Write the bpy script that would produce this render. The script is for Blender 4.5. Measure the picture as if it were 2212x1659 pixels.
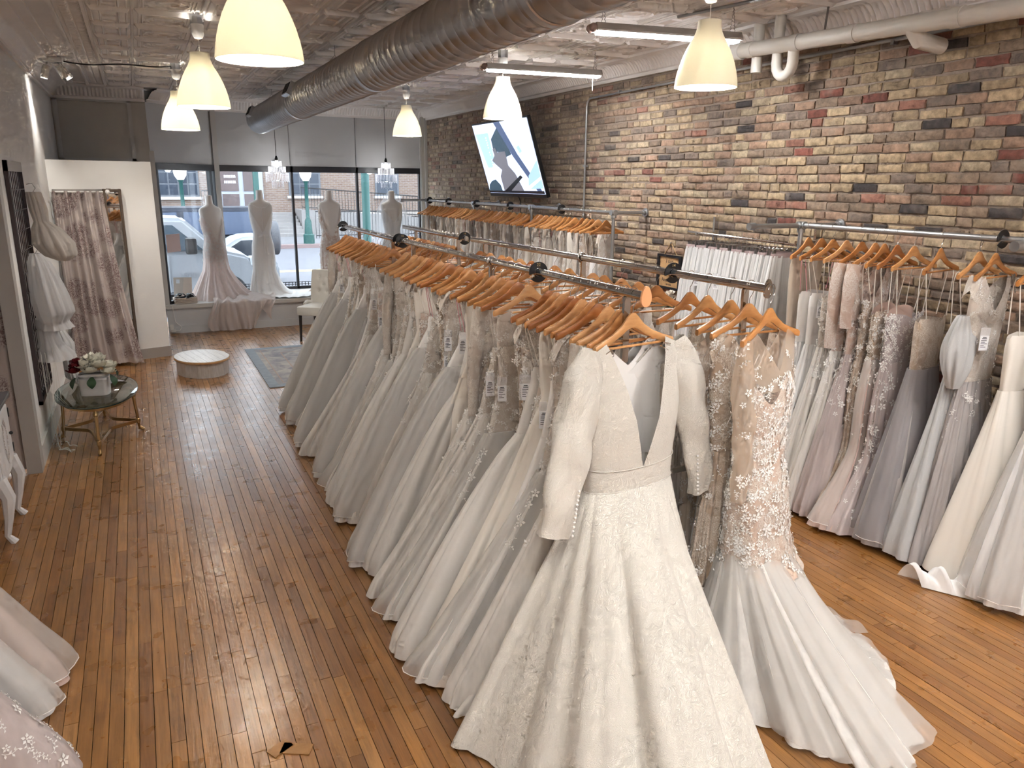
import bpy, bmesh, math, random
from mathutils import Vector, Matrix, noise
sc = bpy.context.scene
for o in list(bpy.data.objects): bpy.data.objects.remove(o)
COL = sc.collection
PI = math.pi
def R(a): return math.radians(a)

# ------------------------------------------------------------------ camera
CAM_H = 2.2
def make_camera():
    p, y, r = R(14.613), R(25.576), R(-0.488)
    f = Vector((math.sin(y)*math.cos(p), math.cos(y)*math.cos(p), -math.sin(p)))
    rt = Vector((math.cos(y), -math.sin(y), 0)); dn = f.cross(rt)
    rt2 = rt*math.cos(r) + dn*math.sin(r); dn2 = dn*math.cos(r) - rt*math.sin(r)
    cd = bpy.data.cameras.new('camera'); cd.sensor_width = 36; cd.lens = 36*1661/2212
    cd.clip_start = .05; cd.clip_end = 200
    c = bpy.data.objects.new('camera', cd); COL.objects.link(c)
    m = Matrix((rt2, -dn2, -f)).transposed().to_4x4(); m.translation = (0, 0, CAM_H)
    c.matrix_world = m; sc.camera = c
    return rt2, dn2, f
CR, CD, CF = make_camera()
def proj(P):
    d = Vector(P) - Vector((0, 0, CAM_H)); z = d.dot(CF)
    if z < .05: return None
    return 1106 + 1661*d.dot(CR)/z, 829.5 + 1661*d.dot(CD)/z, z

# ------------------------------------------------------------------ world and exposure
wd = bpy.data.worlds.new('overcast sky'); sc.world = wd; wd.use_nodes = True
bg = wd.node_tree.nodes['Background']
bg.inputs[0].default_value = (.86, .93, 1.0, 1); bg.inputs[1].default_value = 1.75
vs = sc.view_settings; vs.view_transform = 'Standard'; vs.look = 'None'; vs.exposure = 1.75; vs.gamma = 1; vs.use_curve_mapping = False
cy = sc.cycles; cy.max_bounces = 5; cy.diffuse_bounces = 3; cy.glossy_bounces = 3; cy.transmission_bounces = 4; cy.transparent_max_bounces = 8; cy.use_adaptive_sampling = True; cy.adaptive_threshold = .1; cy.adaptive_min_samples = 10; cy.caustics_reflective = False; cy.caustics_refractive = False
PENDANT_W, SHOP_W, SPOT_W, CHAND_W = 17.0, 36.0, 1.6, 1.6
pl = bpy.data.lights.new('window portal', 'AREA'); pl.shape = 'RECTANGLE'; pl.size = 4.4; pl.size_y = 2.0
pl.cycles.is_portal = True
po = bpy.data.objects.new('window_portal', pl); COL.objects.link(po); po.location = (2.5, 13.62, 1.45); po.rotation_euler = (R(-90), 0, 0)

# ------------------------------------------------------------------ material helpers
MATS = {}
def nd(t, typ, **kw):
    n = t.nodes.new(typ)
    for k, v in kw.items():
        if k.startswith('i_'):
            key = k[2:]; key = int(key) if key.isdigit() else key
            n.inputs[key].default_value = v
        else: setattr(n, k, v)
    return n
def newmat(name):
    m = bpy.data.materials.new(name); m.use_nodes = True
    t = m.node_tree; b = t.nodes['Principled BSDF']; MATS[name] = m
    return m, t, b
def rgba(c): return (c[0], c[1], c[2], 1)
def mat(name, col, rough=.5, metal=0, bump=0, bscale=40, var=0, vscale=6, emit=None, estr=0, spec=None, coat=0, alpha=1, trans=0, ior=1.45):
    if name in MATS: return MATS[name]
    m, t, b = newmat(name)
    b.inputs['Base Color'].default_value = rgba(col); b.inputs['Roughness'].default_value = rough; b.inputs['Metallic'].default_value = metal
    if spec is not None: b.inputs['Specular IOR Level'].default_value = spec
    if coat: b.inputs['Coat Weight'].default_value = coat; b.inputs['Coat Roughness'].default_value = .1
    if emit and estr < 15: m.cycles.emission_sampling = 'NONE'
    if emit: b.inputs['Emission Color'].default_value = rgba(emit); b.inputs['Emission Strength'].default_value = estr
    if alpha < 1: b.inputs['Alpha'].default_value = alpha
    if trans: b.inputs['Transmission Weight'].default_value = trans; b.inputs['IOR'].default_value = ior
    if bump or var:
        g = nd(t, 'ShaderNodeNewGeometry')
        if var:
            n = nd(t, 'ShaderNodeTexNoise', i_Scale=vscale, i_Detail=3.0); t.links.new(g.outputs['Position'], n.inputs['Vector'])
            mx = nd(t, 'ShaderNodeMix', data_type='RGBA'); mx.inputs[6].default_value = rgba([c*(1-var) for c in col]); mx.inputs[7].default_value = rgba([min(1, c*(1+var)) for c in col])
            t.links.new(n.outputs[0], mx.inputs[0]); t.links.new(mx.outputs[2], b.inputs['Base Color'])
        if bump:
            n = nd(t, 'ShaderNodeTexNoise', i_Scale=bscale, i_Detail=2.0); t.links.new(g.outputs['Position'], n.inputs['Vector'])
            bp = nd(t, 'ShaderNodeBump', i_Strength=bump, i_Distance=.01); t.links.new(n.outputs[0], bp.inputs['Height']); t.links.new(bp.outputs[0], b.inputs['Normal'])
    return m
def colour_source(t, kind):
    if kind == 'obj':
        return nd(t, 'ShaderNodeObjectInfo').outputs['Color']
    return nd(t, 'ShaderNodeVertexColor', layer_name='Col').outputs['Color']
def mat_brick(name, kind):
    m, t, b = newmat(name); src = colour_source(t, kind); g = nd(t, 'ShaderNodeNewGeometry')
    n = nd(t, 'ShaderNodeTexNoise', i_Scale=22.0, i_Detail=4.0, i_Roughness=.65); t.links.new(g.outputs['Position'], n.inputs['Vector'])
    n2 = nd(t, 'ShaderNodeTexNoise', i_Scale=5.0, i_Detail=3.0); t.links.new(g.outputs['Position'], n2.inputs['Vector'])
    r = nd(t, 'ShaderNodeMapRange', i_1=.3, i_2=.7, i_3=.55, i_4=1.25); t.links.new(n.outputs[0], r.inputs[0])
    mu = nd(t, 'ShaderNodeMix', data_type='RGBA', blend_type='MULTIPLY'); mu.inputs[0].default_value = 1
    t.links.new(src, mu.inputs[6]); t.links.new(r.outputs[0], mu.inputs[7])
    # chalky mortar smears with a shape of their own
    r2 = nd(t, 'ShaderNodeMapRange', i_1=.56, i_2=.72, i_3=0, i_4=.45); t.links.new(n2.outputs[0], r2.inputs[0])
    mx = nd(t, 'ShaderNodeMix', data_type='RGBA'); mx.inputs[7].default_value = (.42, .33, .26, 1)
    t.links.new(r2.outputs[0], mx.inputs[0]); t.links.new(mu.outputs[2], mx.inputs[6]); t.links.new(mx.outputs[2], b.inputs['Base Color'])
    b.inputs['Roughness'].default_value = .85
    bp = nd(t, 'ShaderNodeBump', i_Strength=.5, i_Distance=.012); t.links.new(n.outputs[0], bp.inputs['Height']); t.links.new(bp.outputs[0], b.inputs['Normal'])
    return m
def mat_plank(name, kind):
    m, t, b = newmat(name); src = colour_source(t, kind); g = nd(t, 'ShaderNodeNewGeometry')
    mp = nd(t, 'ShaderNodeMapping'); mp.inputs['Scale'].default_value = (60, 3.0, 10); t.links.new(g.outputs['Position'], mp.inputs[0])
    n = nd(t, 'ShaderNodeTexNoise', i_Scale=1.0, i_Detail=3.0, i_Roughness=.6); t.links.new(mp.outputs[0], n.inputs['Vector'])
    r = nd(t, 'ShaderNodeMapRange', i_1=.3, i_2=.7, i_3=.72, i_4=1.2); t.links.new(n.outputs[0], r.inputs[0])
    mu = nd(t, 'ShaderNodeMix', data_type='RGBA', blend_type='MULTIPLY'); mu.inputs[0].default_value = 1
    t.links.new(src, mu.inputs[6]); t.links.new(r.outputs[0], mu.inputs[7])
    # dark wear marks
    mp2 = nd(t, 'ShaderNodeMapping'); mp2.inputs['Scale'].default_value = (9, 2.2, 4); t.links.new(g.outputs['Position'], mp2.inputs[0])
    n2 = nd(t, 'ShaderNodeTexNoise', i_Scale=1.0, i_Detail=5.0, i_Roughness=.7); t.links.new(mp2.outputs[0], n2.inputs['Vector'])
    r2 = nd(t, 'ShaderNodeMapRange', i_1=.55, i_2=.75, i_3=0, i_4=.6); t.links.new(n2.outputs[0], r2.inputs[0])
    mx = nd(t, 'ShaderNodeMix', data_type='RGBA'); mx.inputs[7].default_value = (.075, .028, .010, 1)
    t.links.new(r2.outputs[0], mx.inputs[0]); t.links.new(mu.outputs[2], mx.inputs[6]); t.links.new(mx.outputs[2], b.inputs['Base Color'])
    n3 = nd(t, 'ShaderNodeTexNoise', i_Scale=7.0, i_Detail=3.0); t.links.new(g.outputs['Position'], n3.inputs['Vector'])
    r3 = nd(t, 'ShaderNodeMapRange', i_1=.3, i_2=.7, i_3=.24, i_4=.40); t.links.new(n3.outputs[0], r3.inputs[0]); t.links.new(r3.outputs[0], b.inputs['Roughness'])
    b.inputs['Specular IOR Level'].default_value = .6; b.inputs['Coat Weight'].default_value = .5; b.inputs['Coat Roughness'].default_value = .26
    ad = nd(t, 'ShaderNodeMath', operation='ADD'); t.links.new(n3.outputs[0], ad.inputs[0]); t.links.new(n.outputs[0], ad.inputs[1])
    bp = nd(t, 'ShaderNodeBump', i_Strength=.16, i_Distance=.005); t.links.new(ad.outputs[0], bp.inputs['Height']); t.links.new(bp.outputs[0], b.inputs['Normal'])
    return m
def mat_wood(name, c1, c2, rough=.4, objcol=False, scale=(8, 60, 60)):
    m, t, b = newmat(name); tc = nd(t, 'ShaderNodeTexCoord'); oi = nd(t, 'ShaderNodeObjectInfo')
    mp = nd(t, 'ShaderNodeMapping'); mp.inputs['Scale'].default_value = scale; t.links.new(tc.outputs['Object'], mp.inputs[0])
    ad = nd(t, 'ShaderNodeVectorMath', operation='ADD'); t.links.new(mp.outputs[0], ad.inputs[0])
    sm = nd(t, 'ShaderNodeVectorMath', operation='SCALE'); sm.inputs[0].default_value = (13, 37, 71); t.links.new(oi.outputs['Random'], sm.inputs['Scale']); t.links.new(sm.outputs[0], ad.inputs[1])
    n = nd(t, 'ShaderNodeTexNoise', i_Scale=1.0, i_Detail=5.0); t.links.new(ad.outputs[0], n.inputs['Vector'])
    mx = nd(t, 'ShaderNodeMix', data_type='RGBA'); mx.inputs[6].default_value = rgba(c1); mx.inputs[7].default_value = rgba(c2)
    r = nd(t, 'ShaderNodeMapRange', i_1=.3, i_2=.7); t.links.new(n.outputs[0], r.inputs[0]); t.links.new(r.outputs[0], mx.inputs[0])
    out = mx.outputs[2]
    if objcol:
        mu = nd(t, 'ShaderNodeMix', data_type='RGBA', blend_type='MULTIPLY'); mu.inputs[0].default_value = 1
        t.links.new(out, mu.inputs[6]); t.links.new(oi.outputs['Color'], mu.inputs[7]); out = mu.outputs[2]
    t.links.new(out, b.inputs['Base Color']); b.inputs['Roughness'].default_value = rough
    return m
def mat_fabric(name, col, rough=.75, kind='plain', trans=.2, alpha=1.0, col2=None, sheen=.25, scale=1.0):
    """plain cloth, tulle, jacquard relief, corded lace or glitter, all in object space"""
    if name in MATS: return MATS[name]
    m, t, b = newmat(name); tc = nd(t, 'ShaderNodeTexCoord'); out = t.nodes['Material Output']
    b.inputs['Base Color'].default_value = rgba(col); b.inputs['Roughness'].default_value = rough
    b.inputs['Sheen Weight'].default_value = sheen; b.inputs['Specular IOR Level'].default_value = .3
    hgt = None
    if kind == 'jacquard':
        v = nd(t, 'ShaderNodeTexNoise', i_Scale=34.0*scale, i_Detail=1.0, i_Distortion=2.2); t.links.new(tc.outputs['Object'], v.inputs['Vector'])
        k = nd(t, 'ShaderNodeMath', operation='PINGPONG'); k.inputs[1].default_value = .06; t.links.new(v.outputs[0], k.inputs[0])
        hgt = k.outputs[0]; bs, bd = .75, .03
    elif kind == 'lace':
        v = nd(t, 'ShaderNodeTexNoise', i_Scale=30.0*scale, i_Detail=1.5, i_Distortion=2.6); t.links.new(tc.outputs['Object'], v.inputs['Vector'])
        v2 = nd(t, 'ShaderNodeTexNoise', i_Scale=11.0*scale, i_Detail=2.0, i_Distortion=1.0); t.links.new(tc.outputs['Object'], v2.inputs['Vector'])
        k = nd(t, 'ShaderNodeMath', operation='PINGPONG'); k.inputs[1].default_value = .07; t.links.new(v.outputs[0], k.inputs[0])
        k2 = nd(t, 'ShaderNodeMapRange', i_1=.015, i_2=.06); t.links.new(k.outputs[0], k2.inputs[0])
        k3 = nd(t, 'ShaderNodeMapRange', i_1=.40, i_2=.52); t.links.new(v2.outputs[0], k3.inputs[0])
        mu = nd(t, 'ShaderNodeMath', operation='MULTIPLY'); t.links.new(k2.outputs[0], mu.inputs[0]); t.links.new(k3.outputs[0], mu.inputs[1])
        mx = nd(t, 'ShaderNodeMix', data_type='RGBA'); mx.inputs[6].default_value = rgba(col2 or [c*.72 for c in col]); mx.inputs[7].default_value = rgba(col)
        t.links.new(mu.outputs[0], mx.inputs[0]); t.links.new(mx.outputs[2], b.inputs['Base Color'])
        hgt = mu.outputs[0]; bs, bd = .4, .012
    elif kind == 'glitter':
        v = nd(t, 'ShaderNodeTexVoronoi', i_Scale=190.0*scale); t.links.new(tc.outputs['Object'], v.inputs['Vector'])
        lt = nd(t, 'ShaderNodeMath', operation='LESS_THAN'); lt.inputs[1].default_value = .16; t.links.new(v.outputs['Distance'], lt.inputs[0])
        rnd = nd(t, 'ShaderNodeSeparateColor'); t.links.new(v.outputs['Color'], rnd.inputs[0])
        gt = nd(t, 'ShaderNodeMath', operation='GREATER_THAN'); gt.inputs[1].default_value = .72; t.links.new(rnd.outputs[0], gt.inputs[0])
        mu = nd(t, 'ShaderNodeMath', operation='MULTIPLY'); t.links.new(lt.outputs[0], mu.inputs[0]); t.links.new(gt.outputs[0], mu.inputs[1])
        mx = nd(t, 'ShaderNodeMix', data_type='RGBA'); mx.inputs[6].default_value = rgba(col); mx.inputs[7].default_value = (1, 1, 1, 1)
        t.links.new(mu.outputs[0], mx.inputs[0]); t.links.new(mx.outputs[2], b.inputs['Base Color'])
        hgt = mu.outputs[0]; bs, bd = .4, .01
    elif kind == 'tulle':
        mp = nd(t, 'ShaderNodeMapping'); mp.inputs['Scale'].default_value = (26, 26, 1.6); t.links.new(tc.outputs['Object'], mp.inputs[0])
        v = nd(t, 'ShaderNodeTexNoise', i_Scale=1.0, i_Detail=2.0); t.links.new(mp.outputs[0], v.inputs['Vector'])
        mx = nd(t, 'ShaderNodeMix', data_type='RGBA'); mx.inputs[6].default_value = rgba([c*.86 for c in col]); mx.inputs[7].default_value = rgba(col)
        r = nd(t, 'ShaderNodeMapRange', i_1=.35, i_2=.65); t.links.new(v.outputs[0], r.inputs[0]); t.links.new(r.outputs[0], mx.inputs[0]); t.links.new(mx.outputs[2], b.inputs['Base Color'])
        hgt = v.outputs[0]; bs, bd = .35, .02
    if hgt is not None:
        bp = nd(t, 'ShaderNodeBump', i_Strength=bs, i_Distance=bd); t.links.new(hgt, bp.inputs['Height']); t.links.new(bp.outputs[0], b.inputs['Normal'])
    last = b.outputs[0]
    if trans:
        tr = nd(t, 'ShaderNodeBsdfTranslucent'); tr.inputs[0].default_value = rgba(col)
        ms = nd(t, 'ShaderNodeMixShader'); ms.inputs[0].default_value = trans; t.links.new(last, ms.inputs[1]); t.links.new(tr.outputs[0], ms.inputs[2]); last = ms.outputs[0]
    if alpha < 1:
        tp = nd(t, 'ShaderNodeBsdfTransparent'); ms = nd(t, 'ShaderNodeMixShader'); ms.inputs[0].default_value = alpha
        t.links.new(tp.outputs[0], ms.inputs[1]); t.links.new(last, ms.inputs[2]); last = ms.outputs[0]
    t.links.new(last, out.inputs[0])
    return m

# ------------------------------------------------------------------ mesh helpers
class G:
    def __init__(s): s.v = []; s.f = []; s.c = []
    def add(s, vs, fs, M=None, col=None):
        n = len(s.v)
        s.v += [tuple(M @ Vector(p)) for p in vs] if M is not None else [tuple(p) for p in vs]
        s.f += [tuple(i+n for i in f) for f in fs]
        if col is not None: s.c += [col]*len(fs)
        return s
    def box(s, x0, x1, y0, y1, z0, z1, M=None, col=None):
        vs = [(x, y, z) for x in (x0, x1) for y in (y0, y1) for z in (z0, z1)]
        return s.add(vs, [(0,1,3,2),(4,6,7,5),(0,4,5,1),(2,3,7,6),(0,2,6,4),(1,5,7,3)], M, col)
    def chamfer(s, x0, x1, y0, y1, z0, z1, c, M=None):
        bm = bmesh.new(); bmesh.ops.create_cube(bm, size=1)
        for v in bm.verts: v.co = Vector(((x0+x1)/2+v.co.x*(x1-x0), (y0+y1)/2+v.co.y*(y1-y0), (z0+z1)/2+v.co.z*(z1-z0)))
        bmesh.ops.bevel(bm, geom=bm.edges[:], offset=c, segments=2, affect='EDGES', profile=.6)
        bm.verts.index_update(); s.add([v.co for v in bm.verts], [[v.index for v in f.verts] for f in bm.faces], M); bm.free(); return s
    def tube(s, pts, r, n=8, cap=True, M=None, closed=False):
        pts = [Vector(p) for p in pts]; k = len(pts); vs = []; fs = []
        rs = r if isinstance(r, (list, tuple)) else [r]*k
        T = []
        for i in range(k):
            a = pts[(i-1) % k] if (i > 0 or closed) else pts[i]; b = pts[(i+1) % k] if (i < k-1 or closed) else pts[i]
            T.append((b-a).normalized() if (b-a).length > 1e-9 else Vector((0,0,1)))
        up = Vector((0,0,1)) if abs(T[0].z) < .9 else Vector((1,0,0))
        N = (up - T[0]*up.dot(T[0])).normalized()
        for i in range(k):
            N = N - T[i]*N.dot(T[i])
            N = N.normalized() if N.length > 1e-6 else T[i].orthogonal().normalized()
            Bn = T[i].cross(N)
            for j in range(n):
                a = 2*PI*j/n; vs.append(pts[i] + (N*math.cos(a)+Bn*math.sin(a))*rs[i])
        for i in range(k if closed else k-1):
            for j in range(n):
                i2 = (i+1) % k; fs.append((i*n+j, i*n+(j+1) % n, i2*n+(j+1) % n, i2*n+j))
        if cap and not closed: fs += [tuple(range(n))[::-1], tuple((k-1)*n+j for j in range(n))]
        return s.add(vs, fs, M)
    def lathe(s, prof, n=24, M=None, capb=False, capt=False, sx=1, sy=1):
        vs = []; fs = []; k = len(prof)
        for r, z in prof:
            for j in range(n): a = 2*PI*j/n; vs.append((r*math.cos(a)*sx, r*math.sin(a)*sy, z))
        for i in range(k-1):
            for j in range(n): fs.append((i*n+j, i*n+(j+1) % n, (i+1)*n+(j+1) % n, (i+1)*n+j))
        if capb: fs.append(tuple(range(n))[::-1])
        if capt: fs.append(tuple((k-1)*n+j for j in range(n)))
        return s.add(vs, fs, M)
    def grid(s, nu, nv, fn, cu=False, cv=False, M=None):
        vs = [fn(i/(nu if cu else nu-1), j/(nv if cv else nv-1)) for i in range(nu) for j in range(nv)]; fs = []
        for i in range(nu if cu else nu-1):
            for j in range(nv if cv else nv-1):
                a, b = (i+1) % nu, (j+1) % nv; fs.append((i*nv+j, a*nv+j, a*nv+b, i*nv+b))
        return s.add(vs, fs, M)
    def ball(s, c, r, n=8, m=6, sx=1, sy=1, sz=1, M=None):
        return s.lathe([(max(1e-4, r*math.sin(PI*i/m)), -r*math.cos(PI*i/m)*sz) for i in range(m+1)], n, (M or Matrix())@Matrix.Translation(c), sx=sx, sy=sy)
    def prism(s, outline, d0, d1, M=None):
        n = len(outline); vs = [(x, d0, z) for x, z in outline] + [(x, d1, z) for x, z in outline]
        fs = [tuple(range(n)), tuple(range(2*n-1, n-1, -1))] + [(i, n+i, n+(i+1) % n, (i+1) % n) for i in range(n)]
        return s.add(vs, fs, M)
    def mesh(s, name, m, smooth=True, ang=35):
        me = bpy.data.meshes.new(name); me.from_pydata(s.v, [], s.f)
        if s.c:
            a = me.color_attributes.new('Col', 'FLOAT_COLOR', 'CORNER'); arr = []
            for c, f in zip(s.c, s.f): arr += list(c)*len(f)
            a.data.foreach_set('color', arr)
        if m is not None: me.materials.append(m)
        me.update()
        if smooth:
            me.polygons.foreach_set('use_smooth', [True]*len(me.polygons))
            if ang < 180: me.set_sharp_from_angle(angle=R(ang))
        return me
    def obj(s, name, m, parent=None, smooth=True, ang=35, **kw):
        return inst(name, s.mesh(name, m, smooth, ang), parent, **kw)
def inst(name, me, parent=None, loc=None, rot=None, scale=None, color=None, kind=None, label=None, cat=None, group=None):
    o = bpy.data.objects.new(name, me); COL.objects.link(o); o.parent = parent
    if loc is not None: o.location = loc
    if rot is not None: o.rotation_euler = rot
    if scale is not None: o.scale = (scale,)*3 if isinstance(scale, (int, float)) else scale
    if color is not None: o.color = rgba(color)
    tag(o, label, cat, group, kind)
    return o
def tag(o, label=None, cat=None, group=None, kind=None):
    if label: o['label'] = label
    if cat: o['category'] = cat
    if group: o['group'] = group
    if kind: o['kind'] = kind
    return o
def thing(name, label, cat, loc=(0,0,0), rz=0, group=None):
    return inst(name, None, None, loc, (0,0,rz), label=label, cat=cat, group=group)
def struct(name, g, m, parent=None, smooth=False, label=None):
    o = g.obj(name, m, parent, smooth)
    if parent is None: o['kind'] = 'structure'
    if label: o['label'] = label
    return o
def text(name, s, size, m, M, parent=None, align='CENTER', extrude=.0006):
    cu = bpy.data.curves.new(name, 'FONT'); cu.body = s; cu.size = size; cu.align_x = align; cu.align_y = 'CENTER'; cu.extrude = extrude; cu.resolution_u = 2
    o = bpy.data.objects.new(name, cu); COL.objects.link(o)
    dg = bpy.context.evaluated_depsgraph_get(); me = bpy.data.meshes.new_from_object(o.evaluated_get(dg))
    bpy.data.objects.remove(o); bpy.data.curves.remove(cu)
    me.materials.clear(); me.materials.append(m); me.transform(M); me.name = name
    return inst(name, me, parent)
def lerp(a, b, t): return a+(b-a)*t
def sstep(t): t = max(0, min(1, t)); return t*t*(3-2*t)
def interp(tab, z):
    """tab rows (key, values...) with keys falling; smooth-ish linear interpolation"""
    if z >= tab[0][0]: return tab[0][1:]
    for a, b in zip(tab, tab[1:]):
        if z >= b[0]:
            t = (a[0]-z)/(a[0]-b[0]); return tuple(lerp(p, q, t) for p, q in zip(a[1:], b[1:]))
    return tab[-1][1:]
ORD = ['first','second','third','fourth','fifth','sixth','seventh','eighth','ninth','tenth','eleventh','twelfth','thirteenth','fourteenth','fifteenth','sixteenth','seventeenth','eighteenth','nineteenth','twentieth']
TENS = {20:'twenty',30:'thirty',40:'forty',50:'fifty'}
def ordinal(n):
    if n <= 20: return ORD[n-1]
    if n % 10 == 0: return {30:'thirtieth',40:'fortieth',50:'fiftieth',60:'sixtieth'}[n]
    return TENS[n//10*10]+'-'+ORD[n % 10-1]

# ------------------------------------------------------------------ materials
M_PLANK, M_PLANKS = mat_plank('floor board wood', 'obj'), mat_plank('floor boards wood far', 'vc')
M_BRICK, M_BRICKS = mat_brick('old brick', 'obj'), mat_brick('old bricks', 'vc')
M_MORTAR = mat('mortar', (.34, .27, .215), .95, bump=.6, bscale=60, var=.25, vscale=9)
M_WALL = mat('off white wall paint', (.79, .77, .74), .7, bump=.05, bscale=30)
M_GREY = mat('grey wall paint', (.55, .55, .55), .7, bump=.05, bscale=40)
M_TAUPE = mat('taupe wall paint', (.52, .485, .43), .7)
M_TIN = mat('painted tin', (.82, .78, .75), .5, bump=.12, bscale=45, var=.06)
M_TRIM = mat('trim paint', (.55, .53, .50), .5)
M_CASING = mat('taupe casing paint', (.36, .33, .30), .5)
M_BLACK = mat('black frame', (.012, .012, .016), .4)
M_CHROME = mat('chrome', (.60, .59, .58), .13, 1)
M_GALV = mat('galvanised pipe', (.42, .43, .44), .38, .9, bump=.05, bscale=80, var=.1, vscale=20)
M_DUCT = mat('duct metal', (.50, .495, .50), .34, 1, bump=.08, bscale=30, var=.18, vscale=5)
M_WIRE = mat('steel wire', (.30, .29, .28), .35, 1)
M_WOODH = mat_wood('hanger wood', (.44, .19, .06), (.58, .29, .11), .32, True, (14, 60, 50))
M_WHITEP = mat('white plastic', (.72, .70, .66), .4)
M_PVC = mat('white pipe', (.66, .62, .56), .4, bump=.05, bscale=20)
M_DARK = mat('dark plastic', (.01, .01, .011), .35)
M_TAG = mat('paper tag', (.80, .80, .82), .6)
M_INK = mat('black ink', (.02, .02, .025), .6)
M_GOLD = mat('gold lettering', (.55, .40, .18), .4, .3)
M_CAP_REFLECT = mat('painted reflection end cap', (.85, .42, .20), .4)  # orange reflection on the chrome cap, put into its colour
M_GLASS = None
def glass(name='window glass', tint=(.93, .96, .98), lo=.03):
    m = bpy.data.materials.new(name); m.use_nodes = True; t = m.node_tree; t.nodes.remove(t.nodes['Principled BSDF'])
    a = nd(t, 'ShaderNodeBsdfTransparent'); a.inputs[0].default_value = rgba(tint); b = nd(t, 'ShaderNodeBsdfGlossy'); b.inputs['Roughness'].default_value = .02
    lw = nd(t, 'ShaderNodeLayerWeight'); pw = nd(t, 'ShaderNodeMath', operation='POWER'); pw.inputs[1].default_value = 4; t.links.new(lw.outputs['Facing'], pw.inputs[0])
    fr = nd(t, 'ShaderNodeMapRange', i_3=lo, i_4=.8); t.links.new(pw.outputs[0], fr.inputs[0]); ms = nd(t, 'ShaderNodeMixShader')
    t.links.new(fr.outputs[0], ms.inputs[0]); t.links.new(a.outputs[0], ms.inputs[1]); t.links.new(b.outputs[0], ms.inputs[2]); t.links.new(ms.outputs[0], t.nodes['Material Output'].inputs[0])
    return m
M_GLASS = glass()
M_TGLASS = glass('table glass', (.62, .72, .70), .10)
rnd = random.Random(7)
# ------------------------------------------------------------------ floor
XL, XR, XREC, YB, YW, ZC = -.88, 4.70, -1.75, -3.5, 13.45, 3.42
M_SUB = mat('floor gap', (.012, .007, .004), .9)
floor = struct('floor', G().box(XREC-.1, XR+.1, YB, 13.45, -.20, -.012), M_SUB)
def plank_colour(x):
    k = rnd.random(); b = rnd.uniform(.84, 1.10)
    c = (.29, .132, .038) if k < .62 else (.235, .10, .029) if k < .85 else (.36, .172, .054)
    if x > 2.6: c = (c[0]*1.05, c[1]*.98, c[2]*.8)
    return tuple(q*b for q in c)
bw = .0572; planks = []
x = XREC
while x < XR:
    y = YB + rnd.uniform(-.8, 0)
    while y < YW-.02:
        L = rnd.choice((.5, .7, .9, 1.1, 1.4, 1.8, 2.2)) * rnd.uniform(.9, 1.1)
        a, b = max(y, YB), min(y+L, YW-.02)
        if b-a > .05: planks.append((x, a, b))
        y += L
    x += bw
def plank_rank(p):
    x, a, b = p; best = 0
    for t in (.1, .5, .9):
        yy = lerp(a, b, t); q = proj((x+.03, yy, 0))
        if not q or not (-40 < q[0] < 2250 and 420 < q[1] < 1720): continue
        if 1.05 < x < 3.9 and yy > 2.9: continue
        if x > 3.9 or x < -.85 or (1.0 < x < 2.4 and yy < 2.3): continue
        best = max(best, (b-a)/q[2]**2)
    return best
ranked = sorted(planks, key=plank_rank, reverse=True)
one = G().box(0, bw-.0026, 0, 1, -.011, 0).mesh('plank', M_PLANK, False)
for (x, a, b) in ranked[:298]:
    inst('plank', one, floor, (x, a+.0006, rnd.uniform(-.0006, .0006)), (0, rnd.uniform(-.006, .006), 0), (1, b-a-.0016, 1), plank_colour(x))
g = G()
for (x, a, b) in ranked[298:]:
    g.box(x, x+bw-.0026, a, b-.002, -.011, rnd.uniform(-.0008, .0004), None, rgba(plank_colour(x)))
g.obj('planks_far', M_PLANKS, floor, False, kind='stuff')
# ------------------------------------------------------------------ brick wall
wall_right = struct('wall_right', G().box(4.712, 4.95, YB, 13.9, -.2, 3.6), M_MORTAR, label='exposed old cream and red brick wall')
BC = [((.50, .375, .235), 34), ((.42, .275, .19), 20), ((.54, .43, .29), 16), ((.25, .19, .15), 12), ((.33, .24, .17), 12), ((.085, .07, .066), 5), ((.27, .095, .068), 3), ((.36, .17, .12), 3)]
BCW = sum(w for _, w in BC)
def brick_colour(y, z):
    k = rnd.uniform(0, BCW)
    for c, w in BC:
        k -= w
        if k <= 0: break
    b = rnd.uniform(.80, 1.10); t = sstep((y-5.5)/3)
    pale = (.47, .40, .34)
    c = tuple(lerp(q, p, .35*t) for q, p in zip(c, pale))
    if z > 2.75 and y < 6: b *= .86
    return tuple(q*b for q in c)
bricks = []; ch = .0675; z = .0; row = 0
while z < 3.27:
    y = -1.0 + (row % 2)*.105 + rnd.uniform(-.02, .02)
    while y < 13.44:
        L = .198*rnd.uniform(.93, 1.06) if rnd.random() > .12 else .098
        if y+L > 13.44: L = 13.44-y
        if L > .04: bricks.append((y, L, z+rnd.uniform(-.003, .003), ch-.0125+rnd.uniform(-.004, .003)))
        y += L+rnd.uniform(.009, .015)
    z += ch; row += 1
def brick_rank(b):
    y, L, z, h = b; q = proj((4.7, y+L/2, z+h/2))
    if not q or not (-20 < q[0] < 2230 and -20 < q[1] < 1659): return 0
    if y < 4.2 and z < 1.9: return 0
    if y > 6.6 and z < 1.9: return 0
    if z < 1.2 or (4.2 < y < 5.6 and z < 1.8): return 0
    q1, q2 = proj((4.7, y, z)), proj((4.7, y+L, z+h)); return abs((q1[0]-q2[0])*(q1[1]-q2[1])) + .02*abs(q1[0]-q2[0])*0
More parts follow.
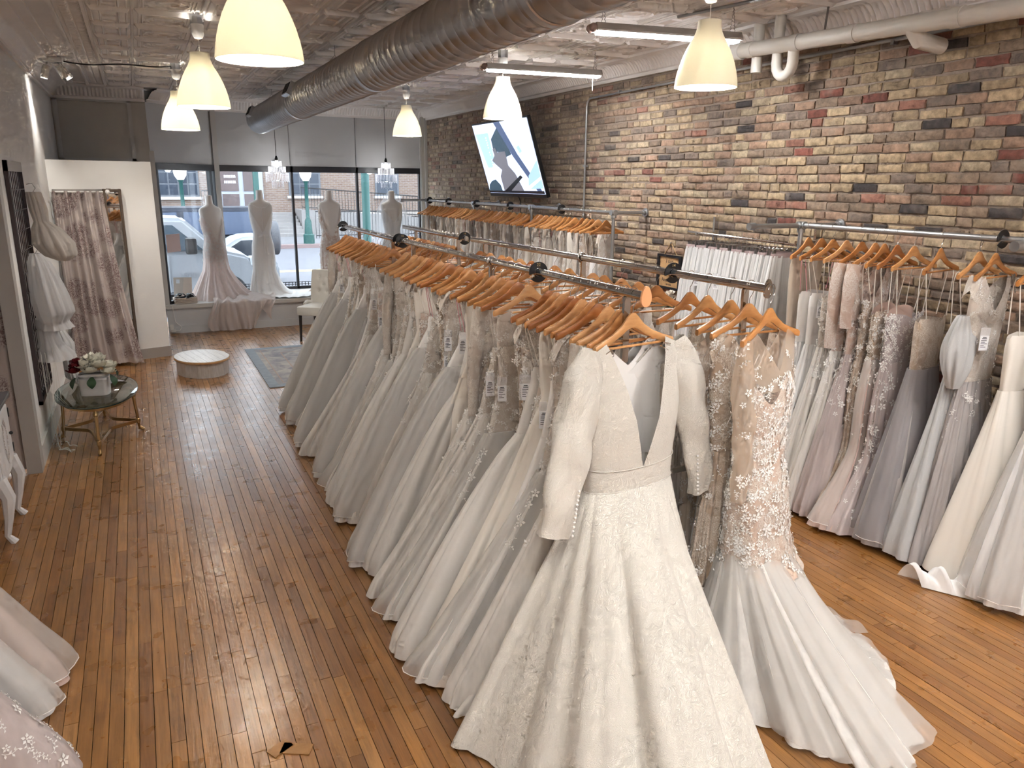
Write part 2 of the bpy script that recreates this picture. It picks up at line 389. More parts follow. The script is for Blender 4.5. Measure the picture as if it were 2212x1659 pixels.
def brick_mesh(seed):
    r = random.Random(seed); g = G(); nu, nv = 5, 4; idx = {}
    vs = []; fs = []
    for i in range(nu):
        for j in range(nv):
            u, w = i/(nu-1), j/(nv-1); e = min(min(u, 1-u)*4, min(w, 1-w)*3, 1)
            edge = (i in (0, nu-1)) or (j in (0, nv-1))
            vs.append((-(.0 if edge else .0075) + r.uniform(-.0022, .0022), u-.5 + (r.uniform(-.022, .022) if edge else 0), w-.5 + (r.uniform(-.06, .06) if edge else 0)))
    for i in range(nu-1):
        for j in range(nv-1): fs.append((i*nv+j, i*nv+j+1, (i+1)*nv+j+1, (i+1)*nv+j))
    rim = [i*nv for i in range(nu)] + [(nu-1)*nv+j for j in range(1, nv)] + [i*nv+nv-1 for i in range(nu-2, -1, -1)] + [j for j in range(nv-2, 0, -1)]
    n0 = len(vs)
    for k in rim: vs.append((.02, vs[k][1], vs[k][2]))
    for k in range(len(rim)): fs.append((rim[k], rim[(k+1) % len(rim)], n0+(k+1) % len(rim), n0+k))
    return g.add(vs, fs).mesh('brick', M_BRICK, True, 40)
BM = [brick_mesh(s) for s in range(12)]
rb = sorted(bricks, key=brick_rank, reverse=True)
for (y, L, z, h) in rb[:298]:
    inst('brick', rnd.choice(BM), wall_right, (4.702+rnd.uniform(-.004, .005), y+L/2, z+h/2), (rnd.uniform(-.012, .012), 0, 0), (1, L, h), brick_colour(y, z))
g = G()
for (y, L, z, h) in rb[298:]:
    if y < .8: continue
    x0 = 4.70+rnd.uniform(-.006, .006); j = lambda: rnd.uniform(-.004, .004)
    vs = [(4.72, y, z), (4.72, y+L, z), (4.72, y+L, z+h), (4.72, y, z+h)]
    vs += [(x0+.004, y+.003+j(), z+.003+j()), (x0+.004, y+L-.003+j(), z+.003+j()), (x0+.004, y+L-.003+j(), z+h-.003+j()), (x0+.004, y+.003+j(), z+h-.003+j())]
    vs += [(x0, y+.014, z+.012), (x0, y+L-.014, z+.012), (x0, y+L-.014, z+h-.012), (x0, y+.014, z+h-.012)]
    fs = [(8, 11, 10, 9)] + [(a, b, b+4, a+4) for a, b in ((0,1),(1,2),(2,3),(3,0))] + [(a, b, b+4, a+4) for a, b in ((4,5),(5,6),(6,7),(7,4))]
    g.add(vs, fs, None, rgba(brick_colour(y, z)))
g.obj('bricks_far', M_BRICKS, wall_right, True, 30, kind='stuff')
# ------------------------------------------------------------------ left side walls
wl = G(); wl.box(XL-.12, XL, 6.75, 12.4, 0, 3.55)
struct('wall_left', wl, M_WALL)
wj = G(); wj.box(-.965, -.862, 6.61, 6.75, 0, 3.45)
struct('trim_1', wj, M_CASING)
struct('wall_alcove', G().box(XREC-.1, XREC, YB, 6.85, 0, 3.55).box(XREC, -.965, 6.66, 6.80, 2.28, 3.5).box(XREC, XL-.12, 8.2, 8.3, 0, 3.5), M_WALL)
struct('wall_rear', G().box(XREC-.1, XR+.2, YB-.1, YB, 0, 3.55), M_WALL)
struct('baseboard_left', G().box(XL, XL+.018, 6.75, 10.42, 0, .16).box(XL, XL+.024, 6.75, 10.42, .16, .175), M_TRIM)
# partition of the corner fitting room, slightly turned
PA, PB = Vector((.208, 10.715, 0)), Vector((-.88, 10.413, 0))
pang = math.atan2(PA.y-PB.y, PA.x-PB.x); PM = Matrix.Translation(PB) @ Matrix.Rotation(pang, 4, 'Z'); PL = (PA-PB).length
o0, o1, oz = .03, .60, 2.075
g = G().box(0, o0, 0, .1, 0, 2.42, PM).box(o1, PL, 0, .1, 0, 2.42, PM).box(o0, o1, 0, .1, oz, 2.42, PM)
g.box(PL-.1, PL, .1, 1.72, 0, 2.42, PM)
struct('wall_fitting_room', g, M_WALL)
struct('trim_2', G().box(o1-.005, o1+.045, -.015, 0, 0, oz+.03, PM).box(o0, o1, -.012, 0, oz, oz+.02, PM), M_CASING)
struct('baseboard_fitting_room', G().box(o1+.045, PL+.012, -.014, 0, 0, .13, PM).box(PL, PL+.014, 0, 1.6, 0, .13, PM), M_CASING)
struct('wall_fitting_room_rear', G().box(XL, .2, 12.25, 12.35, 0, 2.42), mat('fitting room painted shade', (.05, .045, .045), .8))  # near-black colour stands in for the shade inside the fitting room
# ------------------------------------------------------------------ window wall
struct('wall_front', G().box(XL-.1, .25, 12.32, 12.45, 2.3, 3.5).box(4.60, 4.70, 13.36, 13.45, .4, 3.3), M_TAUPE)
g = G(); x0 = -.86; w = 1.0
for a in ((x0, x0+.05, 2.42, 3.27), (.02, .07, 2.42, 3.27), (x0, .07, 3.22, 3.27), (x0, .07, 2.44, 2.49)): g.box(a[0], a[1], 12.295, 12.32, a[2], a[3])
struct('trim_3', g, M_TRIM)
A0, A1 = Vector((.25, 12.32, 0)), Vector((1.17, 13.42, 0)); aang = math.atan2(A1.y-A0.y, A1.x-A0.x); AM = Matrix.Translation(A0) @ Matrix.Rotation(aang, 4, 'Z'); AL = (A1-A0).length
struct('wall_front_upper', G().box(0, AL, 0, .08, 2.44, 3.4, AM).box(1.17, 4.62, 13.43, 13.53, 2.44, 3.4).box(1.0, 4.95, 13.45, 13.9, 3.3, 3.6), M_GREY)
g = G().box(1.17, 1.245, 13.37, 13.47, .43, 3.3).box(4.585, 4.64, 13.38, 13.45, .43, 3.3).box(4.655, 4.70, 13.33, 13.45, .43, 3.3).box(.235, .30, 12.30, 12.36, .43, 2.6)
struct('trim_4', g, M_TRIM)
g = G()
for xx in (2.35, 3.45): g.box(xx-.004, xx+.004, 13.418, 13.43, 2.46, 3.25)
struct('trim_5', g, mat('panel joint', (.22, .22, .22), .7))
def window(n, x0, x1, M=None, left=True, right=True):
    f = G(); f.box(x0, x1, -.03, .06, 2.35, 2.445, M).box(x0, x1, -.03, .05, .43, .475, M)
    if left: f.box(x0, x0+.035, -.03, .05, .475, 2.35, M)
    if right: f.box(x1-.035, x1, -.03, .05, .475, 2.35, M)
    o = struct('window_%d' % n, f, M_BLACK)
    G().box(x0+.01, x1-.01, .01, .018, .47, 2.37, M).obj('pane', M_GLASS, o, False)
    return o
WM = Matrix.Translation((0, 13.45, 0))
window(1, 0.05, AL, AM); w2 = window(2, 1.245, 2.385, WM, False, True); window(3, 2.35, 3.475, WM, False, True); window(4, 3.44, 4.60, WM, False, True)
G().box(.84, .88, 12.98, 13.02, .4, .5).box(AL-.16, AL-.10, -.02, .04, .47, 2.40, AM).obj('mullion', M_BLACK, w2, False)
g = G()
for i in range(60): g.box(1.3+i*.055, 1.31+i*.055, 13.60, 13.612, .40, .53)
for i in range(4): g.box(1.28, 4.6, 13.60, 13.61, .41+i*.036, .42+i*.036)
struct('window_grate', g, M_BLACK)
# display ledge
g = G(); pts = [(.25, 12.32), (4.70, 12.32), (4.70, 13.45), (1.17, 13.45)]
n = len(pts); g.add([(p[0], p[1], 0) for p in pts]+[(p[0], p[1], .385) for p in pts], [tuple(range(n))[::-1], tuple(range(n, 2*n))]+[(i, (i+1) % n, n+(i+1) % n, n+i) for i in range(n)])
ledge = struct('window_ledge', g, M_GREY)
pts = [(.24, 12.285), (4.70, 12.285), (4.70, 13.47), (1.15, 13.47)]
g = G().add([(p[0], p[1], .372) for p in pts]+[(p[0], p[1], .43) for p in pts], [tuple(range(n))[::-1], tuple(range(n, 2*n))]+[(i, (i+1) % n, n+(i+1) % n, n+i) for i in range(n)])
g.obj('sill_board', M_TRIM, ledge, False)
G().box(.25, 4.7, 12.30, 12.32, 0, .11).obj('base_strip', M_GREY, ledge, False)
# ------------------------------------------------------------------ ceiling of pressed tin
ceiling = struct('ceiling', G().box(XREC-.1, XR+.2, YB, 13.9, ZC+.012, ZC+.15), M_TIN)
def rib(g, x0, x1, y0, y1, d, b, z=0):
    """raised trapezoid hanging d below the sheet with bevel b"""
    vs = [(x0, y0, z), (x1, y0, z), (x1, y1, z), (x0, y1, z), (x0+b, y0+b, z-d), (x1-b, y0+b, z-d), (x1-b, y1-b, z-d), (x0+b, y1-b, z-d)]
    g.add(vs, [(7, 6, 5, 4), (0, 1, 5, 4)[::-1], (1, 2, 6, 5)[::-1], (2, 3, 7, 6)[::-1], (3, 0, 4, 7)[::-1]])
def oval(g, cx, cy, rx, ry, w, d):
    vs = []; n = 20
    for k in range(n):
        a = 2*PI*k/n
        for q, zz in ((1, 0), (1-w/2, -d), (1-w, 0)): vs.append((cx+rx*q*math.cos(a), cy+ry*q*math.sin(a), zz))
    g.add(vs, [(k*3+i, ((k+1) % n)*3+i, ((k+1) % n)*3+i+1, k*3+i+1)[::-1] for k in range(n) for i in range(2)])
RP, CW1, CW2 = .633, .315, .47
def tin_panel(w, kind):
    g = G(); g.add([(0, 0, 0), (w, 0, 0), (w, RP, 0), (0, RP, 0)], [(3, 2, 1, 0)])
    rib(g, .012, w-.012, .0, .085, .034, .028)
    rib(g, -.012, .012, .0, RP, .014, .004)
    a, b = .125, RP-.03
    if kind == 'medallion':
        for i, q in enumerate((.04, .065)):
            for r in ((q, w-q, a+q-.04, a+q-.028), (q, w-q, b-q+.028, b-q+.04), (q, q+.012, a+q-.028, b-q+.028), (w-q-.012, w-q, a+q-.028, b-q+.028)): rib(g, *r, .010, .003)
        oval(g, w/2, (a+b)/2, .15, .17, .14, .014); oval(g, w/2, (a+b)/2, .09, .10, .3, .010)
        for sx in (-1, 1):
            for sy in (-1, 1): oval(g, w/2+sx*.125, (a+b)/2+sy*.155, .028, .04, .6, .008)
    else:
        for q in (.03, .085): 
            for r in ((q, q+.016, .1, RP-.01), (w-q-.016, w-q, .1, RP-.01)): rib(g, *r, .013, .005)
        for yy in (.125, .36, .59): rib(g, .108, w-.108, yy, yy+.016, .012, .005)
    return g.mesh('tin_panel', M_TIN, False)
TP = {'m': tin_panel(CW2, 'medallion'), 's': tin_panel(CW1, 'square')}
x = -.197; k = 0
while x < 4.35:
    kd = 's' if k % 2 == 0 else 'm'
    y = 6.78-5*RP
    while y < 13.1:
        inst('tin_panel', TP[kd], ceiling, (x, y, ZC+.010)); y += RP
    x += CW1 if kd == 's' else CW2; k += 1
# ornate border strip on the left
g = G(); g.box(-.43, -.40, 2, 13.3, ZC-.016, ZC+.012).box(-.22, -.197, 2, 13.3, ZC-.016, ZC+.012)
y = 3.5
while y < 13.2:
    for i, (dx, l) in enumerate(((-.375, .07), (-.30, .075))): rib(g, dx, dx+l, y+i*.03, y+.042+i*.03, .012, .014, ZC+.012)
    y += .062
g.obj('border_strip', M_TIN, ceiling, False, kind='stuff')
# ribbed cornice
PROF = [(0, 3.245), (.028, 3.245), (.028, 3.275), (.045, 3.282)]
for i in range(7):
    a = PI/2*i/6; PROF.append((.05+.13*(1-math.cos(a))*.75+.02*math.sin(2*a), 3.285+.10*math.sin(a)))
PROF += [(.175, 3.392), (.21, 3.397), (.215, 3.418), (.30, 3.419), (.305, 3.435)]
CORN_LEN = {}
def cornice(name, p0, p1, nrm, ribbed=True):
    p0, p1, nrm = Vector(p0), Vector(p1), Vector(nrm).normalized(); L = (p1-p0).length; n = max(2, int(L/.0115)) if ribbed else 2
    def fn(u, v):
        k = round(v*(len(PROF)-1)); d, z = PROF[k]
        if ribbed and 4 <= k <= 10: q = .007*math.cos(u*L/.046*2*PI); d += q; z -= q*.6
        P = p0.lerp(p1, u) + nrm*d; return (P.x, P.y, z)
    return struct(name, G().grid(n, len(PROF), fn), M_TIN, smooth=True)
cornice('trim_6', (4.70, 1.5, 0), (4.70, 13.45, 0), (-1, 0, 0))
cornice('trim_7', (1.17, 13.43, 0), (4.70, 13.43, 0), (0, -1, 0))
cornice('trim_8', (.25, 12.32, 0), (1.17, 13.42, 0), (math.sin(aang), -math.cos(aang), 0))
cornice('trim_9', (-.88, 12.32, 0), (.25, 12.32, 0), (0, -1, 0))
cornice('trim_10', (-.88, 6.0, 0), (-.88, 12.32, 0), (1, 0, 0), False)
# ------------------------------------------------------------------ wooden hanger
HB = [(0, -.108, .031, .0075), (.06, -.110, .030, .0075), (.14, -.121, .026, .0075), (.28, -.146, .0195, .0075), (.5, -.173, .0160, .008), (.75, -.193, .0155, .0095), (.95, -.206, .0150, .0105), (1, -.209, .0135, .010)]
def hanger_meshes():
    vs = []; fs = []; secs = []
    for i in range(-len(HB)+1, len(HB)):
        s, zc, h, t = HB[abs(i)]; x = .215*s*(1 if i >= 0 else -1); yb = -.018*s*s; b = .55
        secs.append([(x, yb-t*b, zc-h), (x, yb-t, zc-h*b), (x, yb-t, zc+h*b), (x, yb-t*b, zc+h), (x, yb+t*b, zc+h), (x, yb+t, zc+h*b), (x, yb+t, zc-h*b), (x, yb+t*b, zc-h)])
    for q in secs: vs += q
    for i in range(len(secs)-1):
        for j in range(8): fs.append((i*8+j, i*8+(j+1) % 8, (i+1)*8+(j+1) % 8, (i+1)*8+j))
    fs += [tuple(range(8)), tuple((len(secs)-1)*8+j for j in range(8))[::-1]]
    body = G().add(vs, fs).mesh('body', M_WOODH, True, 40)
    bar = G().tube([(-.185, -.012, -.212), (.185, -.012, -.212)], .0055, 6).mesh('trouser_bar', M_WOODH)
    pts = [(.0, 0, -.085), (0, 0, -.055), (.012, 0, -.040), (.0225, 0, -.018)]
    for i in range(0, 11): a = -.35+PI*1.08*i/10; pts.append((.0255*math.cos(a), 0, .0255*math.sin(a)))
    hook = G().tube(pts, .0017, 6).mesh('hook', M_CHROME)
    return body, bar, hook
HM = hanger_meshes()
HCOL = [(1, 1, 1), (.92, .86, .78), (1.08, 1.1, 1.15), (.82, .70, .58), (1.02, .95, .86), (1.18, 1.3, 1.5), (.74, .56, .44)]
def hanger(loc, rz, label, group, col=None, bar=True):
    t = thing('wooden_hanger', label, 'hanger', loc, rz, group); c = col or rnd.choice(HCOL)
    inst('body', HM[0], t, color=c)
    if bar: inst('trouser_bar', HM[1], t, color=c)
    inst('hook', HM[2], t)
    return t
# ------------------------------------------------------------------ gown generator
class Shell:
    """flattened ring of cloth; rows (z, left half width, right half width, front depth, back depth, centre x, centre y, fold size)"""
    def __init__(s, tab, z1, seed, ztop=None, ks=(9, 14, 23), hem=.012, zt=None, ex=.9, drift=1.2):
        s.tab, s.z1, s.ex, s.hem = tab, z1, ex, hem; s.z0 = zt if zt is not None else tab[0][0]; s.zt = ztop
        r = random.Random(seed); s.w = [(k+r.choice((-1, 0, 1)), r.uniform(0, 6.28), a, r.uniform(-drift, drift)) for k, a in zip(ks, (1, .6, .3))]
    def F(s, u, t):
        return sum(a*(2*abs(math.sin((k*u+p+d*t)/2))-1) for k, p, a, d in s.w)/1.9
    def at(s, u, t, off=0):
        c, n = math.cos(u), math.sin(u)
        zt = s.zt(c, n) if s.zt else s.z0
        F = s.F(u, t); z = lerp(zt, s.z1, t)
        wl, wr, df, db, cx, cy, am = interp(s.tab, z)
        w = wr if c > 0 else wl; d = df if n < 0 else db
        x = w*math.copysign(abs(c)**s.ex, c); y = d*math.copysign(abs(n)**s.ex, n)
        nx, ny = c/max(w, .01), n/max(d, .01); l = math.hypot(nx, ny); nx /= l; ny /= l
        q = am*F + off
        return Vector((cx+x+nx*q, cy+y+ny*q, z + s.hem*F*max(0, t-.8)*5))
    def normal(s, u, t):
        a, b, c = s.at(u, t), s.at(u+.02, t), s.at(u, min(1, t+.01) if t < .99 else t-.01)
        n = (b-a).cross(c-a) * (1 if t < .99 else -1)
        if n.length < 1e-12: return Vector((0, -1, 0)), Vector((1, 0, 0)), Vector((0, 0, -1))
        n.normalize(); P = s.at(u, t); wl = interp(s.tab, P.z)
        out = Vector((P.x-wl[4], P.y-wl[5], 0))
        if n.dot(out) < 0: n = -n
        tu = (b-a).normalized(); return n, tu, n.cross(tu)
    def mesh(s, g, nu=88, nt=26, pw=1.0):
        return g.grid(nu, nt, lambda u, t: s.at(u*2*PI, t**pw), cu=True)
def motif(g, P, n, tu, tv, r, kind, rg):
    a0 = rg.uniform(0, 6.28); P = P+n*.003
    def pt(a, q, h): return P + tu*(math.cos(a)*q) + tv*(math.sin(a)*q) + n*h
    if kind == 0:
        for k in range(5):
            a = a0+k*1.2566; b = .48
            g.add([pt(a, r*.18, .001), pt(a-b, r*.62, .004), pt(a, r, .002), pt(a+b, r*.62, .004)], [(0, 1, 2, 3)])
        g.add([pt(a0+k*1.57, r*.2, .005) for k in range(4)], [(0, 1, 2, 3)])
    else:
        d = a0; cur = P - tu*math.cos(a0)*r - tv*math.sin(a0)*r; st = r*.42
        for k in range(5):
            d += rg.uniform(.05, .45); D = tu*math.cos(d)+tv*math.sin(d); N2 = n.cross(D)
            nx = cur+D*st; w = r*.045
            g.add([cur-N2*w, nx-N2*w, nx+N2*w, cur+N2*w], [(0, 1, 2, 3)])
            sd = 1 if k % 2 else -1; L = (D*.55+N2*sd*.85)*r*.62; W = (N2*.5*sd-D*.7)*r*.2
            g.add([nx, nx+L*.5+W+n*.003, nx+L, nx+L*.5-W+n*.003], [(0, 1, 2, 3)])
            cur = nx
def scatter(sh, count, seed, dens, rmin=.012, rmax=.024, urange=None):
    rg = random.Random(seed); g = G(); k = 0; tries = 0
    while k < count and tries < count*12:
        tries += 1; t = rg.random()
        if rg.random() > dens(t): continue
        u = rg.uniform(*urange) if urange else rg.uniform(0, 2*PI)
        n, tu, tv = sh.normal(u, t); motif(g, sh.at(u, t), n, tu, tv, rg.uniform(rmin, rmax), 0 if rg.random() < .45 else 1, rg); k += 1
    return g
IV, WH, BL, CH = (.84, .80, .75), (.87, .86, .85), (.78, .60, .53), (.66, .54, .41)
MF = {
 'ivory tulle': mat_fabric('ivory tulle', IV, kind='tulle', trans=.22), 'white tulle': mat_fabric('white tulle', WH, kind='tulle', trans=.22),
 'ivory satin': mat_fabric('ivory satin', (.82, .77, .70), .42, trans=.08, sheen=.1), 'white crepe': mat_fabric('white crepe', (.85, .83, .81), .6, trans=.1),
 'ivory lace': mat_fabric('ivory lace', (.82, .78, .72), kind='lace', col2=(.60, .52, .45), trans=.12), 'blush lace': mat_fabric('blush lace', (.82, .76, .71), kind='lace', col2=(.58, .42, .34), trans=.12),
 'champagne lace': mat_fabric('champagne lace', (.80, .73, .65), kind='lace', col2=(.50, .38, .28), trans=.12), 'blush tulle': mat_fabric('blush tulle', BL, kind='tulle', trans=.25),
 'champagne tulle': mat_fabric('champagne tulle', (.72, .62, .52), kind='tulle', trans=.25), 'sparkle tulle': mat_fabric('sparkle tulle', (.78, .75, .71), kind='glitter', trans=.2),
 'silver glitter tulle': mat_fabric('silver glitter tulle', (.60, .60, .60), kind='glitter', trans=.2), 'grey tulle': mat_fabric('grey tulle', (.54, .50, .49), kind='tulle', trans=.25),
 'mauve tulle': mat_fabric('mauve tulle', (.64, .55, .53), kind='tulle', trans=.25), 'mauve lace': mat_fabric('mauve lace', (.62, .55, .55), kind='lace', col2=(.50, .42, .42), trans=.15),
 'jacquard': mat_fabric('ivory jacquard', (.73, .69, .625), .5, kind='jacquard', trans=.06, sheen=.15), 'applique': mat_fabric('lace applique', (.90, .88, .85), .6, trans=.1),
 'nude mesh': mat_fabric('nude mesh', (.70, .55, .42), .7, trans=.3, alpha=.42), 'veil': mat_fabric('veil tulle', (.86, .86, .87), .8, trans=.4, alpha=.34), 'organza': mat_fabric('overlay tulle', (.80, .77, .73), .8, trans=.4, alpha=.42),
 'grey overlay': mat_fabric('grey overlay tulle', (.55, .52, .54), .8, trans=.4, alpha=.5), 'pink ribbon': mat_fabric('pink ribbon', (.75, .36, .40), .5, trans=.1), 'nude satin': mat_fabric('nude satin', (.70, .50, .42), .5, trans=.1),
 'pearl trim': mat_fabric('hem trim', (.85, .82, .79), .5, trans=.1),
}
def skirt_rows(style, zw, zh, WL, WR, D, w0, d0, amp, cx=0, pull=0):
    rows = []
    for i in range(13):
        t = i/12; z = lerp(zw, zh, t)
        if style == 'aline': q = t**1.08
        elif style == 'ball': q = t**.85
        elif style == 'mermaid': q = .12*math.sin(min(1, t/.3)*PI/2) if t < .55 else .12+.88*((t-.55)/.45)**1.15
        else: q = .55*t
        bl = .97 if t > .97 else 1
        rows.append((z, lerp(w0+pull, WL, q)*bl, lerp(w0, WR, q)*bl, lerp(d0, D, q), lerp(d0, D, q), cx*t, 0, amp*(.16+.84*q)))
    return rows
def gown_parts(spec, seed):
    """list of (part name, mesh, kind) in the hanger's frame: x across the rail, z down from the rail"""
    rg = random.Random(seed); out = []; zw, zh = spec.get('zw', -.70), spec.get('zh', -1.752)
    pull = spec.get('pull', max(0, (spec['WL']-.3)*.16 if spec['cut'] != 'mermaid' else .02))
    top = spec['top']; bm, smt = MF[spec['bodice']], MF[spec['skirt']]
    wb, db = spec.get('wb', .18), spec.get('db', .045)
    zb = -.235 if top in ('tank', 'sleeve', 'cap') else spec.get('zb', -.40)
    if top in ('tank', 'sleeve', 'cap'):
        vd = spec.get('vdip', .2); xn = .11
        def zt(c, n):
            x = abs(c)*wb
            if x > xn: return -.20-(x-xn)*.35
            return -.205-(vd if n < 0 else .12)*(1-x/xn)
        tab = [(-.19, wb, wb, .012, .012, 0, -.01, .002), (-.27, wb+.012, wb+.012, db*.8, db*.8, 0, -.005, .003), (-.42, wb, wb, db, db, 0, 0, .004), (-.55, wb-.012, wb-.012, db, db, 0, 0, .004), (zw, wb-.035+pull, wb-.035, db*.9, db*.9, 0, 0, .004)]
    else:
        def zt(c, n): return zb - (.05*(1-abs(c))**2 if n < 0 else .02) - .02*abs(c)
        tab = [(zb+.03, wb-.03, wb-.03, db, db, 0, 0, .003), (zb-.1, wb-.02, wb-.02, db*1.1, db*1.1, 0, 0, .004), (zw, wb-.045+pull, wb-.045, db*.9, db*.9, 0, 0, .004)]
    bsh = Shell(tab, zw, seed+1, zt, ks=(5, 9, 13), hem=0)
    out.append(('bodice', bsh.mesh(G(), 56, 12).mesh('bodice', bm, True, 180), None))
    w0 = tab[-1][2]
    rows = skirt_rows(spec['cut'], zw, zh, spec['WL'], spec['WR'], spec['D'], w0, db*.9, spec.get('amp', .045), spec.get('cx', 0), pull)
    ssh = Shell(rows, zh+spec.get('lift', 0), seed+2, ks=spec.get('ks', (13, 22, 35)), hem=spec.get('hem', .01))
    out.append(('skirt', ssh.mesh(G(), spec.get('nu', 150), 30).mesh('skirt', smt, True, 180), None))
    if spec.get('over'):
        rows2 = [(r[0], r[1]*1.02+.012, r[2]*1.02+.008, r[3]+.012, r[4]+.012, r[5], r[6], r[7]*1.25) for r in rows]
        osh = Shell(rows2, zh+.03+spec.get('lift', 0), seed+3, ks=(7, 12, 19), hem=.035)
        g = osh.mesh(G(), 80, 22); me = g.mesh('overskirt', MF[spec['over']], True, 180); out.append(('overskirt', me, None))
        g = G().tube([osh.at(2*PI*i/80, 1) for i in range(80)], .0022, 5, closed=True); out.append(('hem_trim', g.mesh('hem_trim', MF['pearl trim']), None))
    if top == 'strap':
        for s in (-1, 1):
            x0 = .165+rg.uniform(-.012, .02); g = G()
            g.tube([(s*(wb-.05), -.03, zb-.02), (s*(x0+.004), -.018, -.24), (s*x0, -.012, -.192), (s*x0, .0, -.184), (s*x0, .012, -.192), (s*(x0+.004), .018, -.24), (s*(wb-.05), .03, zb-.02)], spec.get('sw', .0028), 5)
            out.append(('strap', g.mesh('strap', MF[spec.get('strapmat', 'ivory satin')]), None))
    if top == 'sleeve':
        for s in (-1, 1):
            g = G(); L = spec.get('sl', .60); pts = []; rs = []
            for i in range(10):
                t = i/9; pts.append((s*(.185+.05*t+.02*math.sin(t*3)), -.01-.02*t, -.215-L*t)); rs.append(lerp(.052, .034, t)*(1+.06*math.sin(t*9+seed)))
            g.tube(pts, rs, 10); out.append(('sleeve', g.mesh('sleeve', bm, True, 60), None))
    if top == 'cap':
        for s in (-1, 1):
            g = G(); g.grid(10, 5, lambda u, v, s=s: (s*(.155+.075*v), -.045*math.cos(u*PI)*(1-.3*v), -.20-.07*v*v-.05*abs(math.cos(u*PI))*v+.006*math.sin(u*19)))
            out.append(('sleeve', g.mesh('sleeve', bm, True, 180), None))
    if spec.get('app'):
        na = spec['app']; g = scatter(bsh, int(na*.5), seed+5, lambda t: .9, urange=spec.get('ur'))
        lim = spec.get('applim', .45); g2 = scatter(ssh, int(na*.5), seed+6, lambda t: max(0, 1-t/lim)+spec.get('appbase', 0), .014, .028, urange=spec.get('ur'))
        g.add(g2.v, g2.f); out.append(('lace_applique', g.mesh('lace_applique', MF['applique'], False), 'stuff'))
    return out
def tag_parts():
    card = G().box(-.024, .024, -.0008, .0008, -.085, 0).mesh('price_tag', M_TAG, False)
    g = G()
    for k, w in enumerate((.03, .022, .034, .018, .028)): g.box(-.017, -.017+w, -.0013, -.0008, -.030-k*.009, -.027-k*.009)
    for k, w in enumerate((.026, .02)): g.box(-w/2, w/2, -.0013, -.0008, -.020+k*.008, -.016+k*.008)
    return card, g.mesh('print', M_INK, False), G().box(-.026, .026, -.0004, .0004, 0, .045).mesh('tag_sleeve', mat('clear plastic', (.8, .8, .82), .15, alpha=.25), False)
TAGM = tag_parts()
def add_tag(parent, loc, rz):
    c = inst('price_tag', TAGM[0], parent, loc, (0, 0, rz)); inst('print', TAGM[1], c); inst('tag_sleeve', TAGM[2], c)
SP = {  # spec, wording
 'a': (dict(top='strap', bodice='ivory lace', skirt='ivory tulle', cut='aline', WL=0.91, WR=.26, D=.14, app=260, applim=.5, zw=-.78, ks=(9, 16, 27)), 'ivory tulle gown with lace bodice on thin straps'),
 'b': (dict(top='tank', bodice='ivory satin', skirt='ivory satin', cut='aline', WL=0.79, WR=.26, D=.13, ks=(5, 8, 13), amp=.045, vdip=.25, zw=-.66), 'smooth ivory satin gown with wide straps'),
 'c': (dict(top='strap', bodice='white crepe', skirt='white tulle', cut='ball', WL=0.95, WR=.28, D=.16, over='organza', strapmat='pink ribbon', zw=-.62, ks=(8, 14, 22)), 'white tulle ball gown with pink hanging loops'),
 'd': (dict(top='cap', bodice='ivory lace', skirt='ivory lace', cut='mermaid', WL=0.87, WR=.24, D=.12, app=420, applim=.8, appbase=.15, zw=-.72, ks=(6, 11, 18)), 'ivory lace mermaid gown with ruffled cap sleeves'),
 'e': (dict(top='strap', bodice='sparkle tulle', skirt='sparkle tulle', cut='ball', WL=0.93, WR=.28, D=.17, amp=.05, ks=(6, 11, 17), zw=-.74), 'sparkling off-white tulle gown on thin straps'),
 'f': (dict(top='strap', bodice='blush lace', skirt='ivory tulle', cut='mermaid', WL=0.81, WR=.24, D=.12, app=360, applim=.6, zw=-.80, ks=(11, 19, 30)), 'blush and ivory lace gown with tulle flare'),
 'g': (dict(top='sleeve', bodice='ivory lace', skirt='ivory tulle', cut='aline', WL=0.83, WR=.24, D=.13, app=260, zw=-.70, ks=(8, 13, 22)), 'ivory tulle gown with long lace sleeves'),
 'h': (dict(top='tank', bodice='champagne lace', skirt='champagne tulle', cut='mermaid', WL=0.79, WR=.24, D=.12, app=380, applim=.7, zw=-.76, ks=(7, 12, 20)), 'champagne lace gown with wide straps'),
 'i': (dict(top='strap', bodice='white crepe', skirt='white crepe', cut='aline', WL=0.73, WR=.24, D=.12, ks=(4, 7, 11), amp=.05), 'plain white crepe gown on thin straps'),
 'j': (dict(top='tank', bodice='ivory lace', skirt='sparkle tulle', cut='aline', WL=0.87, WR=.26, D=.14, app=280, over='organza', zw=-.84, ks=(9, 15, 24)), 'ivory lace gown with glittering tulle skirt'),
}
GP = {k: gown_parts(v[0], 100+7*i) for i, (k, v) in enumerate(SP.items())}
def gown(parts, loc, rz, label, group, sc_=(1, 1, 1), tagat=None, only=None):
    t = thing('wedding_gown', label, 'dress', loc, rz, group); t.scale = sc_
    for n, me, kd in parts: inst(n, me, t, kind=kd)
    if tagat: add_tag(t, tagat[0], tagat[1])
    return t
